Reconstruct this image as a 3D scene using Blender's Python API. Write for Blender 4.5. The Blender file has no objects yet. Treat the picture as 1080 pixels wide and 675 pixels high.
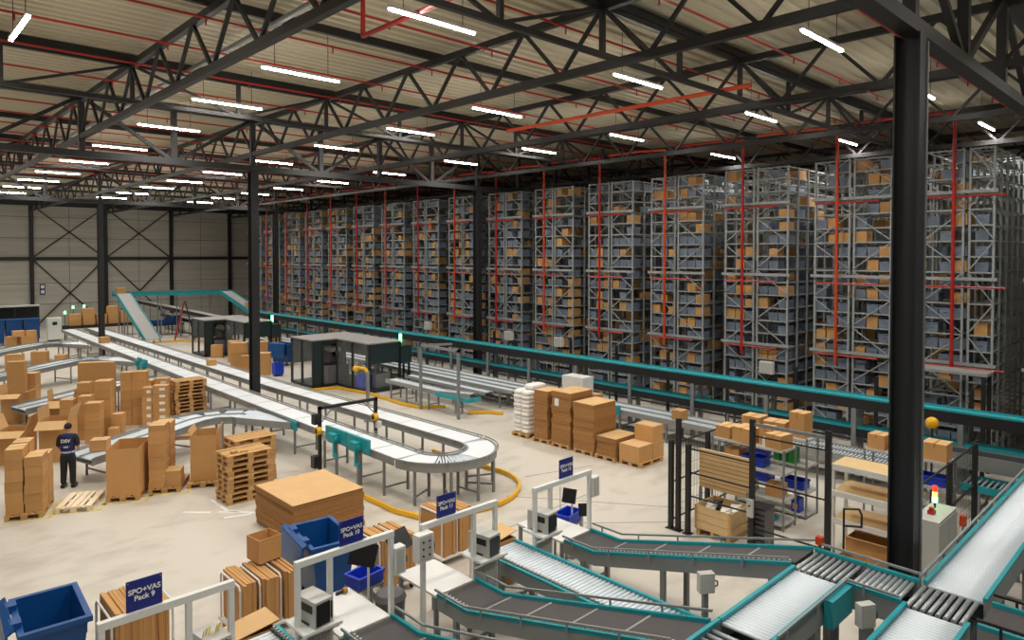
import bpy, math, random
from mathutils import Vector, Matrix
R = math.radians
rnd = random.Random(7)
scene = bpy.context.scene
COL = scene.collection
H = 6.5

# ------------------------------------------------------------------ materials
def srgb(r, g, b):
    f = lambda c: (c/255/12.92) if c/255 <= .04045 else ((c/255+.055)/1.055)**2.4
    return (f(r), f(g), f(b), 1)
def pm(name, rgb, rough=.5, metal=0., var=.12, scale=6., bump=0., objvar=0., spec=.5):
    m = bpy.data.materials.new(name); m.use_nodes = True
    nt = m.node_tree; b = nt.nodes['Principled BSDF']
    b.inputs['Roughness'].default_value = rough; b.inputs['Metallic'].default_value = metal
    b.inputs['Specular IOR Level'].default_value = spec
    tc = nt.nodes.new('ShaderNodeTexCoord'); nz = nt.nodes.new('ShaderNodeTexNoise')
    nz.inputs['Scale'].default_value = scale; nz.inputs['Detail'].default_value = 4
    nt.links.new(tc.outputs['Object'], nz.inputs['Vector'])
    c = srgb(*rgb)
    mix = nt.nodes.new('ShaderNodeMix'); mix.data_type = 'RGBA'
    mix.inputs['A'].default_value = [x*(1-var) for x in c[:3]]+[1]
    mix.inputs['B'].default_value = [min(1, x*(1+var)) for x in c[:3]]+[1]
    nt.links.new(nz.outputs['Fac'], mix.inputs['Factor'])
    out = mix.outputs['Result']
    if objvar:
        oi = nt.nodes.new('ShaderNodeObjectInfo'); hv = nt.nodes.new('ShaderNodeHueSaturation')
        mr = nt.nodes.new('ShaderNodeMapRange')
        mr.inputs['To Min'].default_value = 1-objvar; mr.inputs['To Max'].default_value = 1+objvar
        nt.links.new(oi.outputs['Random'], mr.inputs['Value']); nt.links.new(mr.outputs['Result'], hv.inputs['Value'])
        nt.links.new(out, hv.inputs['Color']); out = hv.outputs['Color']
    nt.links.new(out, b.inputs['Base Color'])
    if bump:
        bp = nt.nodes.new('ShaderNodeBump'); bp.inputs['Strength'].default_value = bump
        nt.links.new(nz.outputs['Fac'], bp.inputs['Height']); nt.links.new(bp.outputs['Normal'], b.inputs['Normal'])
    return m
def emit(name, rgb, s):
    m = bpy.data.materials.new(name); m.use_nodes = True
    b = m.node_tree.nodes['Principled BSDF']
    b.inputs['Base Color'].default_value = srgb(*rgb)
    b.inputs['Emission Color'].default_value = srgb(*rgb); b.inputs['Emission Strength'].default_value = s
    return m
M = dict(
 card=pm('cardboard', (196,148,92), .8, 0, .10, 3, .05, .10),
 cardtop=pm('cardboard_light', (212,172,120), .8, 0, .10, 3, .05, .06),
 carddark=pm('cardboard_edge', (164,118,68), .85, 0, .22, 14, .1, .12),
 tape=pm('packing_tape', (178,128,66), .35, 0, .1, 5),
 paper=pm('white_label', (235,235,230), .6),
 wood=pm('pallet_wood', (194,152,98), .8, 0, .2, 9, .15, .14),
 pale=pm('pale_new_wood', (236,218,186), .75, 0, .08, 9),
 ply=pm('pale_plywood', (214,182,132), .7, 0, .12, 6),
 steel=pm('galvanised_steel', (138,142,142), .45, .35, .12, 5),
 rail=pm('grey_rail', (146,149,148), .5, .2, .1, 4),
 leg=pm('grey_leg_paint', (132,134,134), .55, .1, .1, 4),
 rack=pm('rack_galvanised', (160,164,164), .5, .2, .15, 2),
 roller=pm('roller_zinc_sheen', (222,230,236), .38, .05, .08, 4),  # near-white base holds the ceiling light's reflection on the zinc
 droller=pm('dark_roller', (172,178,180), .35, .3, .1, 4),
 gap=pm('conveyor_bed_dark', (34,37,39), .7),
 wbelt=pm('white_modular_belt', (228,232,236), .4, 0, .05, 10),
 belt=pm('charcoal_belt', (74,70,70), .75, 0, .1, 8),
 seam=pm('belt_seam', (150,148,146), .6),
 teal=pm('teal_paint', (34,150,160), .4, 0, .08, 4),
 tealbed=pm('teal_belt', (50,168,178), .45, 0, .1, 30),
 tealdark=pm('dark_teal_panel', (28,48,50), .45, 0, .1, 4),
 dark=pm('black_steel', (34,35,37), .5, .1, .15, 4),
 truss=pm('truss_paint', (40,40,40), .5, .1, .2, 2),
 blue=pm('blue_plastic', (8,74,138), .4, 0, .1, 3),
 rblue=pm('bright_blue_plastic', (20,60,190), .4, 0, .1, 3),
 navy=pm('navy_sign', (18,32,124), .4, 0, .05, 4),
 vest=pm('navy_vest', (26,38,84), .8, 0, .1, 12),
 white=pm('white_paint', (222,222,218), .45, 0, .05, 4),
 wrap=pm('white_sacks', (236,232,226), .5, 0, .06, 8, .2),
 red=pm('red_pipe', (172,34,26), .4, 0, .08, 4),
 orange=pm('orange_pipe', (196,70,34), .4, 0, .08, 4),
 yellow=pm('yellow_paint', (236,178,16), .5, 0, .1, 4),
 tote=pm('grey_tote', (116,128,144), .5, 0, .08, 4, 0, .12),
 grey=pm('grey_plastic', (92,90,90), .55, 0, .08, 4),
 printer=pm('printer_grey', (186,186,180), .45, 0, .05, 4),
 black=pm('black_plastic', (22,22,24), .35, 0, .1, 4),
 skin=pm('skin', (190,140,112), .6, 0, .05, 10),
 hair=pm('dark_hair', (24,20,20), .7, 0, .2, 40),
 trousers=pm('dark_trousers', (34,36,42), .85, 0, .15, 12),
 reflect=pm('reflective_tape', (190,196,206), .4),
 greenp=pm('green_packs', (40,130,60), .5, 0, .2, 8),
 line=pm('floor_tape_yellow', (210,190,110), .7, 0, .2, 3),
 joint=pm('joint_filler', (92,88,84), .8),
 deck=pm('cream_roof_deck', (196,188,164), .6, 0, .08, .6),
 pane=None,
)
pn = bpy.data.materials.new('clear_guard'); pn.use_nodes = True
_b = pn.node_tree.nodes['Principled BSDF']
_b.inputs['Base Color'].default_value = (.75, .8, .8, 1); _b.inputs['Roughness'].default_value = .08
_b.inputs['Alpha'].default_value = .07; _b.inputs['Specular IOR Level'].default_value = .1
M['pane'] = pn
M['tube'] = emit('tube_glow', (255,248,238), 60)
M['green'] = emit('green_lamp', (90,255,140), 9)
M['redlamp'] = emit('red_lamp', (255,60,40), 1.2)
M['amber'] = emit('amber_lamp', (255,170,90), 3)

def floor_mat():
    m = bpy.data.materials.new('polished_concrete'); m.use_nodes = True
    nt = m.node_tree; b = nt.nodes['Principled BSDF']; N = nt.nodes.new; L = nt.links.new
    tc = N('ShaderNodeTexCoord')
    n1 = N('ShaderNodeTexNoise'); n1.inputs['Scale'].default_value = .22; n1.inputs['Detail'].default_value = 6
    n2 = N('ShaderNodeTexNoise'); n2.inputs['Scale'].default_value = 2.1; n2.inputs['Detail'].default_value = 8
    mp = N('ShaderNodeMapping'); mp.inputs['Scale'].default_value = (.5, .9, 1); mp.inputs['Rotation'].default_value = (0, 0, R(35))
    L(tc.outputs['Object'], mp.inputs['Vector'])
    L(tc.outputs['Object'], n1.inputs['Vector']); L(mp.outputs['Vector'], n2.inputs['Vector'])
    ad = N('ShaderNodeMath'); ad.operation = 'ADD'; L(n1.outputs['Fac'], ad.inputs[0]); L(n2.outputs['Fac'], ad.inputs[1])
    cr = N('ShaderNodeValToRGB'); cr.color_ramp.elements[0].position = .75; cr.color_ramp.elements[1].position = 1.2
    cr.color_ramp.elements[0].color = srgb(184,176,163); cr.color_ramp.elements[1].color = srgb(204,197,185)
    L(ad.outputs[0], cr.inputs['Fac']); L(cr.outputs['Color'], b.inputs['Base Color'])
    b.inputs['Roughness'].default_value = .42; b.inputs['Specular IOR Level'].default_value = .35
    return m
def wall_mat():
    m = bpy.data.materials.new('grey_wall_panels'); m.use_nodes = True
    nt = m.node_tree; b = nt.nodes['Principled BSDF']; N = nt.nodes.new; L = nt.links.new
    tc = N('ShaderNodeTexCoord'); n1 = N('ShaderNodeTexNoise'); n1.inputs['Scale'].default_value = 1.2; n1.inputs['Detail'].default_value = 8
    mp = N('ShaderNodeMapping'); mp.inputs['Scale'].default_value = (.15, 1, 3.0); L(tc.outputs['Object'], mp.inputs['Vector']); L(mp.outputs['Vector'], n1.inputs['Vector'])
    cr = N('ShaderNodeValToRGB'); cr.color_ramp.elements[0].color = srgb(160,157,148); cr.color_ramp.elements[1].color = srgb(206,203,193)
    L(n1.outputs['Fac'], cr.inputs['Fac']); L(cr.outputs['Color'], b.inputs['Base Color']); b.inputs['Roughness'].default_value = .7
    return m
M['floor'] = floor_mat(); M['wall'] = wall_mat()

# ------------------------------------------------------------------ mesh helper
class MB:
    def __init__(s): s.v = []; s.f = []
    def add(s, vs, fs):
        o = len(s.v); s.v += [tuple(x) for x in vs]; s.f += [tuple(i+o for i in f) for f in fs]
    def box(s, x0, x1, y0, y1, z0, z1, tx=0., ty=0.):
        # tx, ty: taper, the bottom is smaller by that much on every side
        s.add([(x0+tx,y0+ty,z0),(x1-tx,y0+ty,z0),(x1-tx,y1-ty,z0),(x0+tx,y1-ty,z0),(x0,y0,z1),(x1,y0,z1),(x1,y1,z1),(x0,y1,z1)],
              [(3,2,1,0),(4,5,6,7),(0,1,5,4),(1,2,6,5),(2,3,7,6),(3,0,4,7)])
        return s
    def obox(s, p, q, w, h, up=(0,0,1)):
        # bar from p to q of width w, height h
        p = Vector(p); q = Vector(q); d = (q-p).normalized(); u = Vector(up)
        if abs(d.dot(u)) > .98: u = Vector((1,0,0))
        a = d.cross(u).normalized(); b = a.cross(d).normalized()
        vs = []
        for e in (p, q):
            for i, j in ((-1,-1),(1,-1),(1,1),(-1,1)): vs.append(e+a*(i*w/2)+b*(j*h/2))
        s.add(vs, [(3,2,1,0),(4,5,6,7),(0,1,5,4),(1,2,6,5),(2,3,7,6),(3,0,4,7)]); return s
    def cyl(s, p, q, r, n=10, r2=None):
        p = Vector(p); q = Vector(q); d = (q-p).normalized(); r2 = r if r2 is None else r2
        u = Vector((0,0,1)) if abs(d.z) < .95 else Vector((1,0,0))
        a = d.cross(u).normalized(); b = a.cross(d)
        vs = [p+(a*math.cos(t)+b*math.sin(t))*r for t in (2*math.pi*i/n for i in range(n))]
        vs += [q+(a*math.cos(t)+b*math.sin(t))*r2 for t in (2*math.pi*i/n for i in range(n))]
        s.add(vs, [tuple(range(n-1,-1,-1)), tuple(range(n,2*n))]+[(i,(i+1)%n,n+(i+1)%n,n+i) for i in range(n)]); return s
    def tube(s, pts, r, n=8):
        for a, b in zip(pts, pts[1:]): s.cyl(a, b, r, n)
        for p in pts[1:-1]: s.ball(p, r, 6)
        return s
    def ball(s, c, r, n=10, sz=1.):
        k = max(4, n//2+1); vs = []; fs = []
        for i in range(k+1):
            t = math.pi*i/k
            for j in range(n):
                a = 2*math.pi*j/n
                vs.append((c[0]+r*math.sin(t)*math.cos(a), c[1]+r*math.sin(t)*math.sin(a), c[2]+sz*r*math.cos(t)))
        for i in range(k):
            for j in range(n): fs.append((i*n+j, (i+1)*n+j, (i+1)*n+(j+1)%n, i*n+(j+1)%n))
        s.add(vs, fs); return s
    def sweep(s, path, a0, a1, z0, z1):
        P = [Vector(p) for p in path]; n = len(P); rows = []
        for i, p in enumerate(P):
            d = P[min(i+1,n-1)]-P[max(i-1,0)]; d.z = 0; d.normalize()
            k = 1.
            if 0 < i < n-1:
                e = (P[i+1]-p); e.z = 0
                if e.length > 1e-6: k = 1/max(.6, e.normalized().dot(d))
            nn = Vector((-d.y, d.x, 0))*k
            rows.append([p+nn*a0+Vector((0,0,z0)), p+nn*a1+Vector((0,0,z0)), p+nn*a1+Vector((0,0,z1)), p+nn*a0+Vector((0,0,z1))])
        vs = [v for r in rows for v in r]; fs = [(0,1,2,3), tuple(4*(n-1)+i for i in (3,2,1,0))]
        for i in range(n-1):
            o = 4*i
            for j in range(4): fs.append((o+j, o+4+j, o+4+(j+1)%4, o+(j+1)%4))
        s.add(vs, fs); return s
    def mesh(s, name, mat):
        me = bpy.data.meshes.new(name); me.from_pydata(s.v, [], s.f); me.materials.append(mat); me.update()
        return me
    def build(s, name, mat, parent=None, off=None, smooth=False):
        if off is not None: s.v = [(a-off[0], b-off[1], c-off[2]) for a, b, c in s.v]
        me = s.mesh(name, mat)
        import bmesh
        bm = bmesh.new(); bm.from_mesh(me); bmesh.ops.recalc_face_normals(bm, faces=bm.faces); bm.to_mesh(me); bm.free()
        if smooth:
            for p in me.polygons: p.use_smooth = True
        return link(name, me, parent)
def link(name, me, parent=None, loc=None, rot=None):
    o = bpy.data.objects.new(name, me); COL.objects.link(o)
    if parent: o.parent = parent
    if loc is not None: o.location = loc
    if rot is not None: o.rotation_euler = rot
    return o
def tag(o, label, cat, group=None):
    o['label'] = label; o['category'] = cat
    if group: o['group'] = group
    return o
def thing(name, label, cat, loc=(0,0,0), rz=0., group=None):
    o = bpy.data.objects.new(name, None); o.empty_display_size = .1; COL.objects.link(o)
    o.location = loc; o.rotation_euler = (0, 0, rz)
    return tag(o, label, cat, group)
def copy_tree(o, loc=None, rz=None, label=None, group=None, parent=None):
    c = o.copy(); COL.objects.link(c)
    if parent: c.parent = parent
    for ch in list(o.children): copy_tree(ch, parent=c)
    if loc is not None: c.location = loc
    if rz is not None: c.rotation_euler = (0, 0, rz)
    if label: c['label'] = label
    if group: c['group'] = group
    return c
def struct(name, mb, mat):
    o = mb.build(name, mat); o['kind'] = 'structure'; return o
ORD = ['first','second','third','fourth','fifth','sixth','seventh','eighth','ninth','tenth','eleventh','twelfth','thirteenth','fourteenth','fifteenth','sixteenth','seventeenth','eighteenth','nineteenth','twentieth','twenty-first','twenty-second']
def text_mesh(s, size, name, mat, parent, loc, rot, bold=.0):
    cu = bpy.data.curves.new(name, 'FONT'); cu.body = s; cu.size = size; cu.align_x = 'CENTER'; cu.align_y = 'CENTER'
    cu.extrude = .002; cu.offset = bold; cu.space_line = .95
    o = bpy.data.objects.new(name, cu); COL.objects.link(o)
    bpy.context.view_layer.update()
    dg = bpy.context.evaluated_depsgraph_get()
    me = bpy.data.meshes.new_from_object(o.evaluated_get(dg)); bpy.data.objects.remove(o)
    me.materials.clear(); me.materials.append(mat)
    return link(name, me, parent, loc, rot)

# ------------------------------------------------------------------ setting
struct('floor', MB().box(-14, 46, -8, 75, -.2, 0), M['floor'])
WY = 74.5
struct('wall_far', MB().box(-14, 46, WY, WY+.3, 0, 12.4), M['wall'])
struct('wall_right', MB().box(46, 46.3, -8, WY, 0, 12.4), M['wall'])
mb = MB(); y = -8.; prof = []
while y < WY+.3:
    prof += [(y, 12.0), (y+.14, 12.0), (y+.18, 12.07), (y+.32, 12.07)]; y += .36
vs = []; fs = []
for x in (-14, 46.3):
    for py, pz in prof: vs.append((x, py, pz))
n = len(prof)
for i in range(n-1): fs.append((i, i+1, n+i+1, n+i))
mb.add(vs, fs)
mb.box(-14, 46.3, -8, WY+.3, 12.1, 12.3)
struct('ceiling', mb, M['deck'])
# wall panel seams
mb = MB()
for z in (2.0, 3.9, 8.0, 9.9): mb.box(-14, 46, WY-.012, WY+.01, z-.02, z+.02)
for x in [11.5+2.94*k for k in range(-8, 12)]: mb.box(x-.015, x+.015, WY-.012, WY+.01, 0, 12)
struct('trim_1', mb, M['joint'])
# floor joints, floor tape
mb = MB()
for p, q in (((12.6,13.4),(15.3,9.6)), ((14.1,14.2),(16.4,13.5)), ((11.9,10.8),(14.2,12.9)), ((12.4,11.0),(14.6,9.0)), ((8.2,11.6),(14.4,12.0))):
    mb.obox((p[0],p[1],.001), (q[0],q[1],.001), .02, .003)
struct('trim_2', mb, M['joint'])

# ------------------------------------------------------------------ steel frame
CX = [11.5+11.76*k for k in (-1,0,1,2)]; CYs = [3.39+23.52*k for k in (0,1,2)]
def column(x, y, label, h=9.79):
    t = thing('steel_column', label, 'column', (x, y, 0), 0, 'steel columns')
    MB().box(-.15,.15,-.18,-.155,.02,h).build('flange', M['dark'], t)
    MB().box(-.15,.15,.155,.18,.02,h).build('flange', M['dark'], t)
    MB().box(-.01,.01,-.155,.155,.02,h).build('web', M['dark'], t)
    MB().box(-.22,.22,-.25,.25,0,.02).build('base_plate', M['dark'], t)
    return t
names = {(1,0):'dark steel column rising behind the roller junction on the right, nearest the camera',
 (1,1):'dark steel column between the two white belts of the loop conveyor',
 (1,2):'dark steel column beside the far end of the loop conveyor, before the end wall',
 (2,1):'dark steel column in front of the storage racks, right of the dark machine',
 (2,2):'dark steel column before the racks, just right of the loop belt column',
 (2,0):'dark steel column close before the racks near the right frame edge'}
for (i, j), lab in names.items():
    if (i, j) == (2, 0): continue
    c = column(CX[i], CYs[j], lab)
    if (i, j) == (1, 0):
        MB().box(.155,.20,-.2,-.17,.02,9.7).build('cable_conduit', M['steel'], c)
def lattice(name, label, cat, p0, p1, zb, zt, npan, cw, ch, bw, kind, group):
    # truss from p0 to p1 (x,y); kind 'W' zigzag or 'N' with posts
    L = Vector((p1[0]-p0[0], p1[1]-p0[1], 0)); ln = L.length; d = L.normalized()
    t = thing(name, label, cat, (p0[0], p0[1], zb), math.atan2(d.y, d.x), group)
    hgt = zt-zb
    MB().obox((0,0,hgt), (ln,0,hgt), cw, ch).build('top_chord', M['truss'], t)
    MB().obox((0,0,0), (ln,0,0), cw, ch).build('bottom_chord', M['truss'], t)
    s = ln/npan
    if kind == 'W':
        for i in range(npan):
            x = i*s
            for a, b in (((x, 0), (x+s/2, hgt)), ((x+s/2, hgt), (x+s, 0))):
                MB().obox((a[0],0,a[1]), (b[0],0,b[1]), bw, bw).build('web_brace', M['truss'], t)
    else:
        for i in range(npan+1):
            MB().obox((i*s,0,0), (i*s,0,hgt), bw*1.5, bw*1.5).build('web_post', M['truss'], t)
        for i in range(npan):
            a, b = ((i*s,0,hgt), ((i+1)*s,0,0)) if i % 2 == 0 else ((i*s,0,0), ((i+1)*s,0,hgt))
            MB().obox(a, b, bw, bw).build('web_brace', M['truss'], t)
    return t
SX = [5.62+5.88*k for k in range(0, 7)]
for k, x in enumerate(SX):
    wn = ['over the packing stations on the left','over the loop conveyor columns','over the bagged pallets','over the column line before the racks','above the rack fronts','above the racks','deep above the racks'][k]
    lattice('roof_truss', 'slim zigzag roof truss receding far, %s' % wn, 'roof truss', (x, 3.39-4.7), (x, 3.39+23.52*3), 10.48, 11.72, 32, .15, .17, .075, 'W', 'slim roof trusses')
for j, yy in enumerate(CYs):
    wn = ['nearest, passing over the big right column','middle one, over the loop belt column','farthest one, before the end wall'][j]
    lattice('main_truss', 'deep dark main truss with posts across the hall, %s' % wn, 'roof truss', (11.5-8*2.94, yy), (11.5+11*2.94, yy), 9.91, 11.86, 19, .26, .22, .12, 'N', 'deep main trusses')
for j, yy in enumerate((9.27, 21.03, 38.67)):
    lattice('roof_bracing', 'thin dark bracing lattice across the hall between main trusses, %s from camera' % ORD[j], 'roof truss', (11.5-6*2.94, yy), (11.5+10*2.94, yy), 10.72, 11.72, 16, .11, .11, .07, 'N', 'thin bracing lattices')
for j, yy in enumerate([3.39+5.88*k for k in range(0, 12)]):
    if any(abs(yy-c) < .1 for c in CYs): continue
    tag(MB().box(-8, 45, yy-.06, yy+.06, 11.8, 11.995).build('purlin', M['truss']), 'dark roof beam under the cream deck, %s one from the near end' % ORD[j], 'beam', 'roof beams')
# far wall steel
for k in range(-2, 6):
    x = 11.5+5.88*k
    tag(MB().box(x-.14,x+.14,WY-.36,WY-.33,0,11.8).box(x-.14,x+.14,WY-.05,WY-.02,0,11.8).box(x-.012,x+.012,WY-.33,WY-.05,0,11.8).build('wall_column', M['dark']),
        'dark steel post against the grey end wall, %s from the left' % ORD[k+2], 'column', 'end wall posts')
tag(MB().box(-8, 34, WY-.22, WY-.06, 6.0, 6.3).build('wall_girt', M['truss']), 'dark horizontal steel beam halfway up the grey end wall', 'beam')
tag(MB().box(-8, 34, WY-.42, WY-.22, 10.9, 11.4).build('wall_girt', M['dark']), 'dark horizontal steel beam along the top of the grey end wall', 'beam')
for k in (0, 1):
    x0 = 11.5+5.88*k; x1 = x0+5.88
    for z0, z1, w in ((.0, 5.95, 'lower'), (6.35, 10.85, 'upper')):
        t = thing('cross_brace', '%s dark steel cross brace on end wall, %s bay' % (w, ['left','right'][k]), 'brace', (x0, WY-.14, z0), 0, 'end wall braces')
        MB().obox((.2,-.03,0), (5.68,-.03,z1-z0), .1, .1).build('brace_bar', M['truss'], t)
        MB().obox((.2,.06,z1-z0), (5.68,.06,0), .1, .1).build('brace_bar', M['truss'], t)
t = thing('wall_notice', 'small purple notice board on the grey end wall post', 'sign', (12.3, WY-.08, 2.9))
MB().box(-.2,.2,-.02,.02,0,.95).build('board', M['navy'], t)
MB().box(-.13,.13,-.03,-.02,.55,.85).box(-.13,.13,-.03,-.02,.1,.4).build('paper_sheet', M['paper'], t)

# ------------------------------------------------------------------ tube lights, pipes
LAMP = 104
def tube_light(name='tube_light'):
    t = thing(name, '', 'ceiling light')
    MB().box(-1.02,1.02,-.04,.04,.02,.08).build('housing', M['white'], t)
    MB().box(-1.0,1.0,-.03,.03,-.02,.02).build('diffuser', M['tube'], t)
    for x in (-.7, .7): MB().cyl((x,0,.09), (x,0,1.1), .008, 5).build('hanger', M['dark'], t)
    li = bpy.data.lights.new('tube_lamp', 'AREA'); li.shape = 'RECTANGLE'; li.size = 2.0; li.size_y = .1; li.energy = LAMP; li.spread = R(140); li.color = (1,.965,.91)
    lo = bpy.data.objects.new('lamp', li); COL.objects.link(lo); lo.parent = t; lo.location = (0,0,-.04)
    return t
LY = [.6, 5.9, 10.5, 15.8, 20.4, 25.6, 31.7, 37.8, 43.7, 49, 54.6, 60, 66]
LX = [1.4, 8.0, 14.5, 21.1, 28.2]
rown = ['left row over the open floor','row over the packing stations','row over the loop conveyor','row just before the racks','row above the racks','deepest row above the racks']
first = None
for r, x in enumerate(LX):
    for c, yy in enumerate(LY):
        if r > 3 and yy > 17: continue
        if r == 0 and c == 3: continue
        lab = 'glowing white tube light, %s of the %s' % (ORD[c], rown[r])
        if first is None: first = tube_light(); first.location = (x, yy, 10.9); first['label'] = lab; first['group'] = 'tube lights'
        else: copy_tree(first, (x, yy, 10.9), 0, lab)
copy_tree(first, (2.4, 16.4, 10.9), R(90), 'glowing tube light turned lengthwise at the top left corner')
for k, yy in enumerate([5.4+2.45*i for i in range(0, 20)]):
    t = thing('sprinkler_pipe', 'thin red sprinkler pipe under the roof deck, %s from the near end' % ORD[k], 'pipe', (-8, yy, 11.55), 0, 'roof sprinkler pipes')
    MB().cyl((0,0,0), (52,0,0), .028, 6).build('pipe', M['red'], t)
    for i in range(18): MB().cyl((1.5+3*i,0,0), (1.5+3*i,0,-.16), .02, 5).build('sprinkler_head', M['red'], t)
tag(MB().tube([(16.5,8.5,10.8),(16.5,17.5,10.8)], .06).build('feed_pipe', M['orange']), 'orange feed pipe under the trusses over the bagged pallets', 'pipe')
tag(MB().tube([(7.65,12.44,11.95),(7.65,12.44,11.0),(7.65,1,11.0)], .05).build('drop_pipe', M['red']), 'thick red pipe dropping from the roof near the top of frame', 'pipe')
tag(MB().tube([(7.0,1.5,11.75),(7.0,56,11.75)], .07).build('roof_duct', M['steel']), 'grey cable duct under the roof deck beside the left truss', 'duct')

# ------------------------------------------------------------------ cartons, pallets, totes
def carton(loc, size, rz, label, group=None, base=None, tape=True, lab=False, name='carton', mat='card'):
    w, d, h = size; t = thing(name, label, 'box', loc, rz, group)
    b = MB().box(-w/2,w/2,-d/2,d/2,0,h-.008)
    b.build('body', M[mat], t)
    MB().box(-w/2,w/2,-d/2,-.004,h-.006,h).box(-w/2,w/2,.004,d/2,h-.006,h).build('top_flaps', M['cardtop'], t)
    if tape: MB().box(-w/2-.001,w/2+.001,-.025,.025,h,h+.001).box(-w/2-.0015,-w/2,-.025,.025,h*.75,h).box(w/2,w/2+.0015,-.025,.025,h*.75,h).build('tape', M['tape'], t)
    if lab: MB().box(-w*.05,w*.35,-d/2-.002,-d/2,h*.3,h*.7).build('shipping_label', M['paper'], t)
    return t
def open_box(loc, size, rz, label, flaps=(1,1,1,1), group=None, up=(0,0,0,0), fl=.35, name='open_carton'):
    # up: tilt of each flap in degrees from horizontal (left,right,front,back)
    w, d, h = size; t = thing(name, label, 'box', loc, rz, group); e = .012
    MB().box(-w/2,w/2,-d/2,d/2,0,.012).box(-w/2,-w/2+e,-d/2,d/2,.012,h).box(w/2-e,w/2,-d/2,d/2,.012,h).box(-w/2+e,w/2-e,-d/2,-d/2+e,.012,h).box(-w/2+e,w/2-e,d/2-e,d/2,.012,h).build('body', M['card'], t)
    for k, on in enumerate(flaps):
        if not on: continue
        a = R(up[k]); c, s = math.cos(a)*fl, math.sin(a)*fl
        m = MB()
        if k == 0: m.obox((-w/2,0,h), (-w/2-c,0,h+s), d, .008)
        if k == 1: m.obox((w/2,0,h), (w/2+c,0,h+s), d, .008)
        if k == 2: m.obox((0,-d/2,h), (0,-d/2-c,h+s), w, .008)
        if k == 3: m.obox((0,d/2,h), (0,d/2+c,h+s), w, .008)
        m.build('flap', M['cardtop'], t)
    return t
def make_pallet(mat='wood'):
    t = thing('wooden_pallet', '', 'pallet')
    for y0, y1 in ((-.4,-.255),(-.195,-.095),(-.0725,.0725),(.095,.195),(.255,.4)): MB().box(-.6,.6,y0,y1,.122,.144).build('deck_board', M[mat], t)
    for x in (-.6,-.0725,.455): MB().box(x,x+.145,-.4,.4,.1,.122).build('stringer_board', M[mat], t)
    for x in (-.6,-.0725,.455):
        for y0 in (-.4,-.0725,.3): MB().box(x,x+.145,y0,y0+(.145 if y0 == -.0725 else .1),.022,.1).build('block', M[mat], t)
    for y0, y1 in ((-.4,-.3),(-.0725,.0725),(.3,.4)): MB().box(-.6,.6,y0,y1,0,.022).build('bottom_board', M[mat], t)
    return t
_pal = []
def pallet(x, y, z, rz, label, group=None):
    if not _pal: _pal.append(make_pallet()); o = _pal[0]; o.location = (x,y,z); o.rotation_euler = (0,0,rz); o['label'] = label
    else: o = copy_tree(_pal[0], (x,y,z), rz, label)
    o['group'] = group or 'wooden pallets'
    return o
def stack(x, y, z, rz, w, d, h, n, what, group, jit=.01, lab=False):
    hh = h/n
    for i in range(n):
        pos = 'topmost' if i == n-1 else ('bottom' if i == 0 else ORD[i]+' up')
        if n == 1: pos = 'single'
        carton((x+rnd.uniform(-jit,jit), y+rnd.uniform(-jit,jit), z+i*hh), (w, d, hh-.002), rz+R(rnd.uniform(-1.5,1.5)), '%s brown carton %s' % (pos, what), group, lab=lab, tape=(i == n-1 or lab))

A = R(-24)
def loc2(x, y, a, dx, dy): return (x+dx*math.cos(a)-dy*math.sin(a), y+dx*math.sin(a)+dy*math.cos(a))
# front left pallet of two carton columns
A1 = R(-21)
pallet(*loc2(2.53, 20.5, A1, .4, .6), 0, A1+R(90), 'pallet under the two carton columns at the lower left edge')
cx, cy = loc2(2.53, 20.5, A1, .2, .35); stack(cx, cy, .144, A1, .37, .6, 1.60, 6, 'in left column of the pallet at the left edge', 'left edge pallet cartons')
cx, cy = loc2(2.53, 20.5, A1, .6, .35); stack(cx, cy, .144, A1, .38, .6, 1.38, 6, 'in right column of the pallet at the left edge', 'left edge pallet cartons')
cx, cy = loc2(2.53, 20.5, A1, .6, .92); stack(cx, cy, .144, A1, .38, .5, 1.28, 5, 'behind the right column of the left edge pallet', 'left edge pallet cartons')
cx, cy = loc2(2.53, 20.5, A1, .2, .92); stack(cx, cy, .144, A1, .37, .5, 1.62, 6, 'behind the left column of the left edge pallet', 'left edge pallet cartons')
stack(1.95, 21.1, 0, A1, .5, .5, 1.9, 5, 'cut by the left edge of the photo', 'left edge pallet cartons')
t = make_pallet('pale'); t.location = (4.17, 20.62, 0); t.rotation_euler = (0, 0, R(-28)+R(90)); tag(t, 'empty pale pallet lying on the floor behind the worker', 'pallet')
# tall open sleeve carton
A2 = R(-30)
cx, cy = loc2(4.66, 20.28, A2, .40, .6)
pallet(cx, cy, 0, A2+R(90), 'pallet under the tall open carton right of the worker')
open_box((cx, cy, .144), (.78, 1.16, 1.24), A2, 'tall open brown carton on a pallet, right of the worker', (0,0,0,0), name='pallet_carton')
# carton stack beside it
cx, cy = loc2(5.66, 20.2, A2, .4, .6)
pallet(cx, cy, 0, A2+R(90), 'pallet under the flat carton tower and two boxes')
cx, cy = loc2(5.66, 20.2, A2, .21, .3); stack(cx, cy, .144, A2, .40, .55, 1.72, 10, 'in the narrow tower between two tall cartons', 'narrow tower cartons')
cx, cy = loc2(5.66, 20.2, A2, .23, .86); stack(cx, cy, .144, A2, .42, .5, 1.65, 8, 'behind the narrow tower between two tall cartons', 'narrow tower cartons')
cx, cy = loc2(5.66, 20.2, A2, .61, .3); stack(cx, cy, .144, A2, .38, .5, .44, 2, 'in the low pair beside the narrow tower', 'narrow tower cartons')
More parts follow.
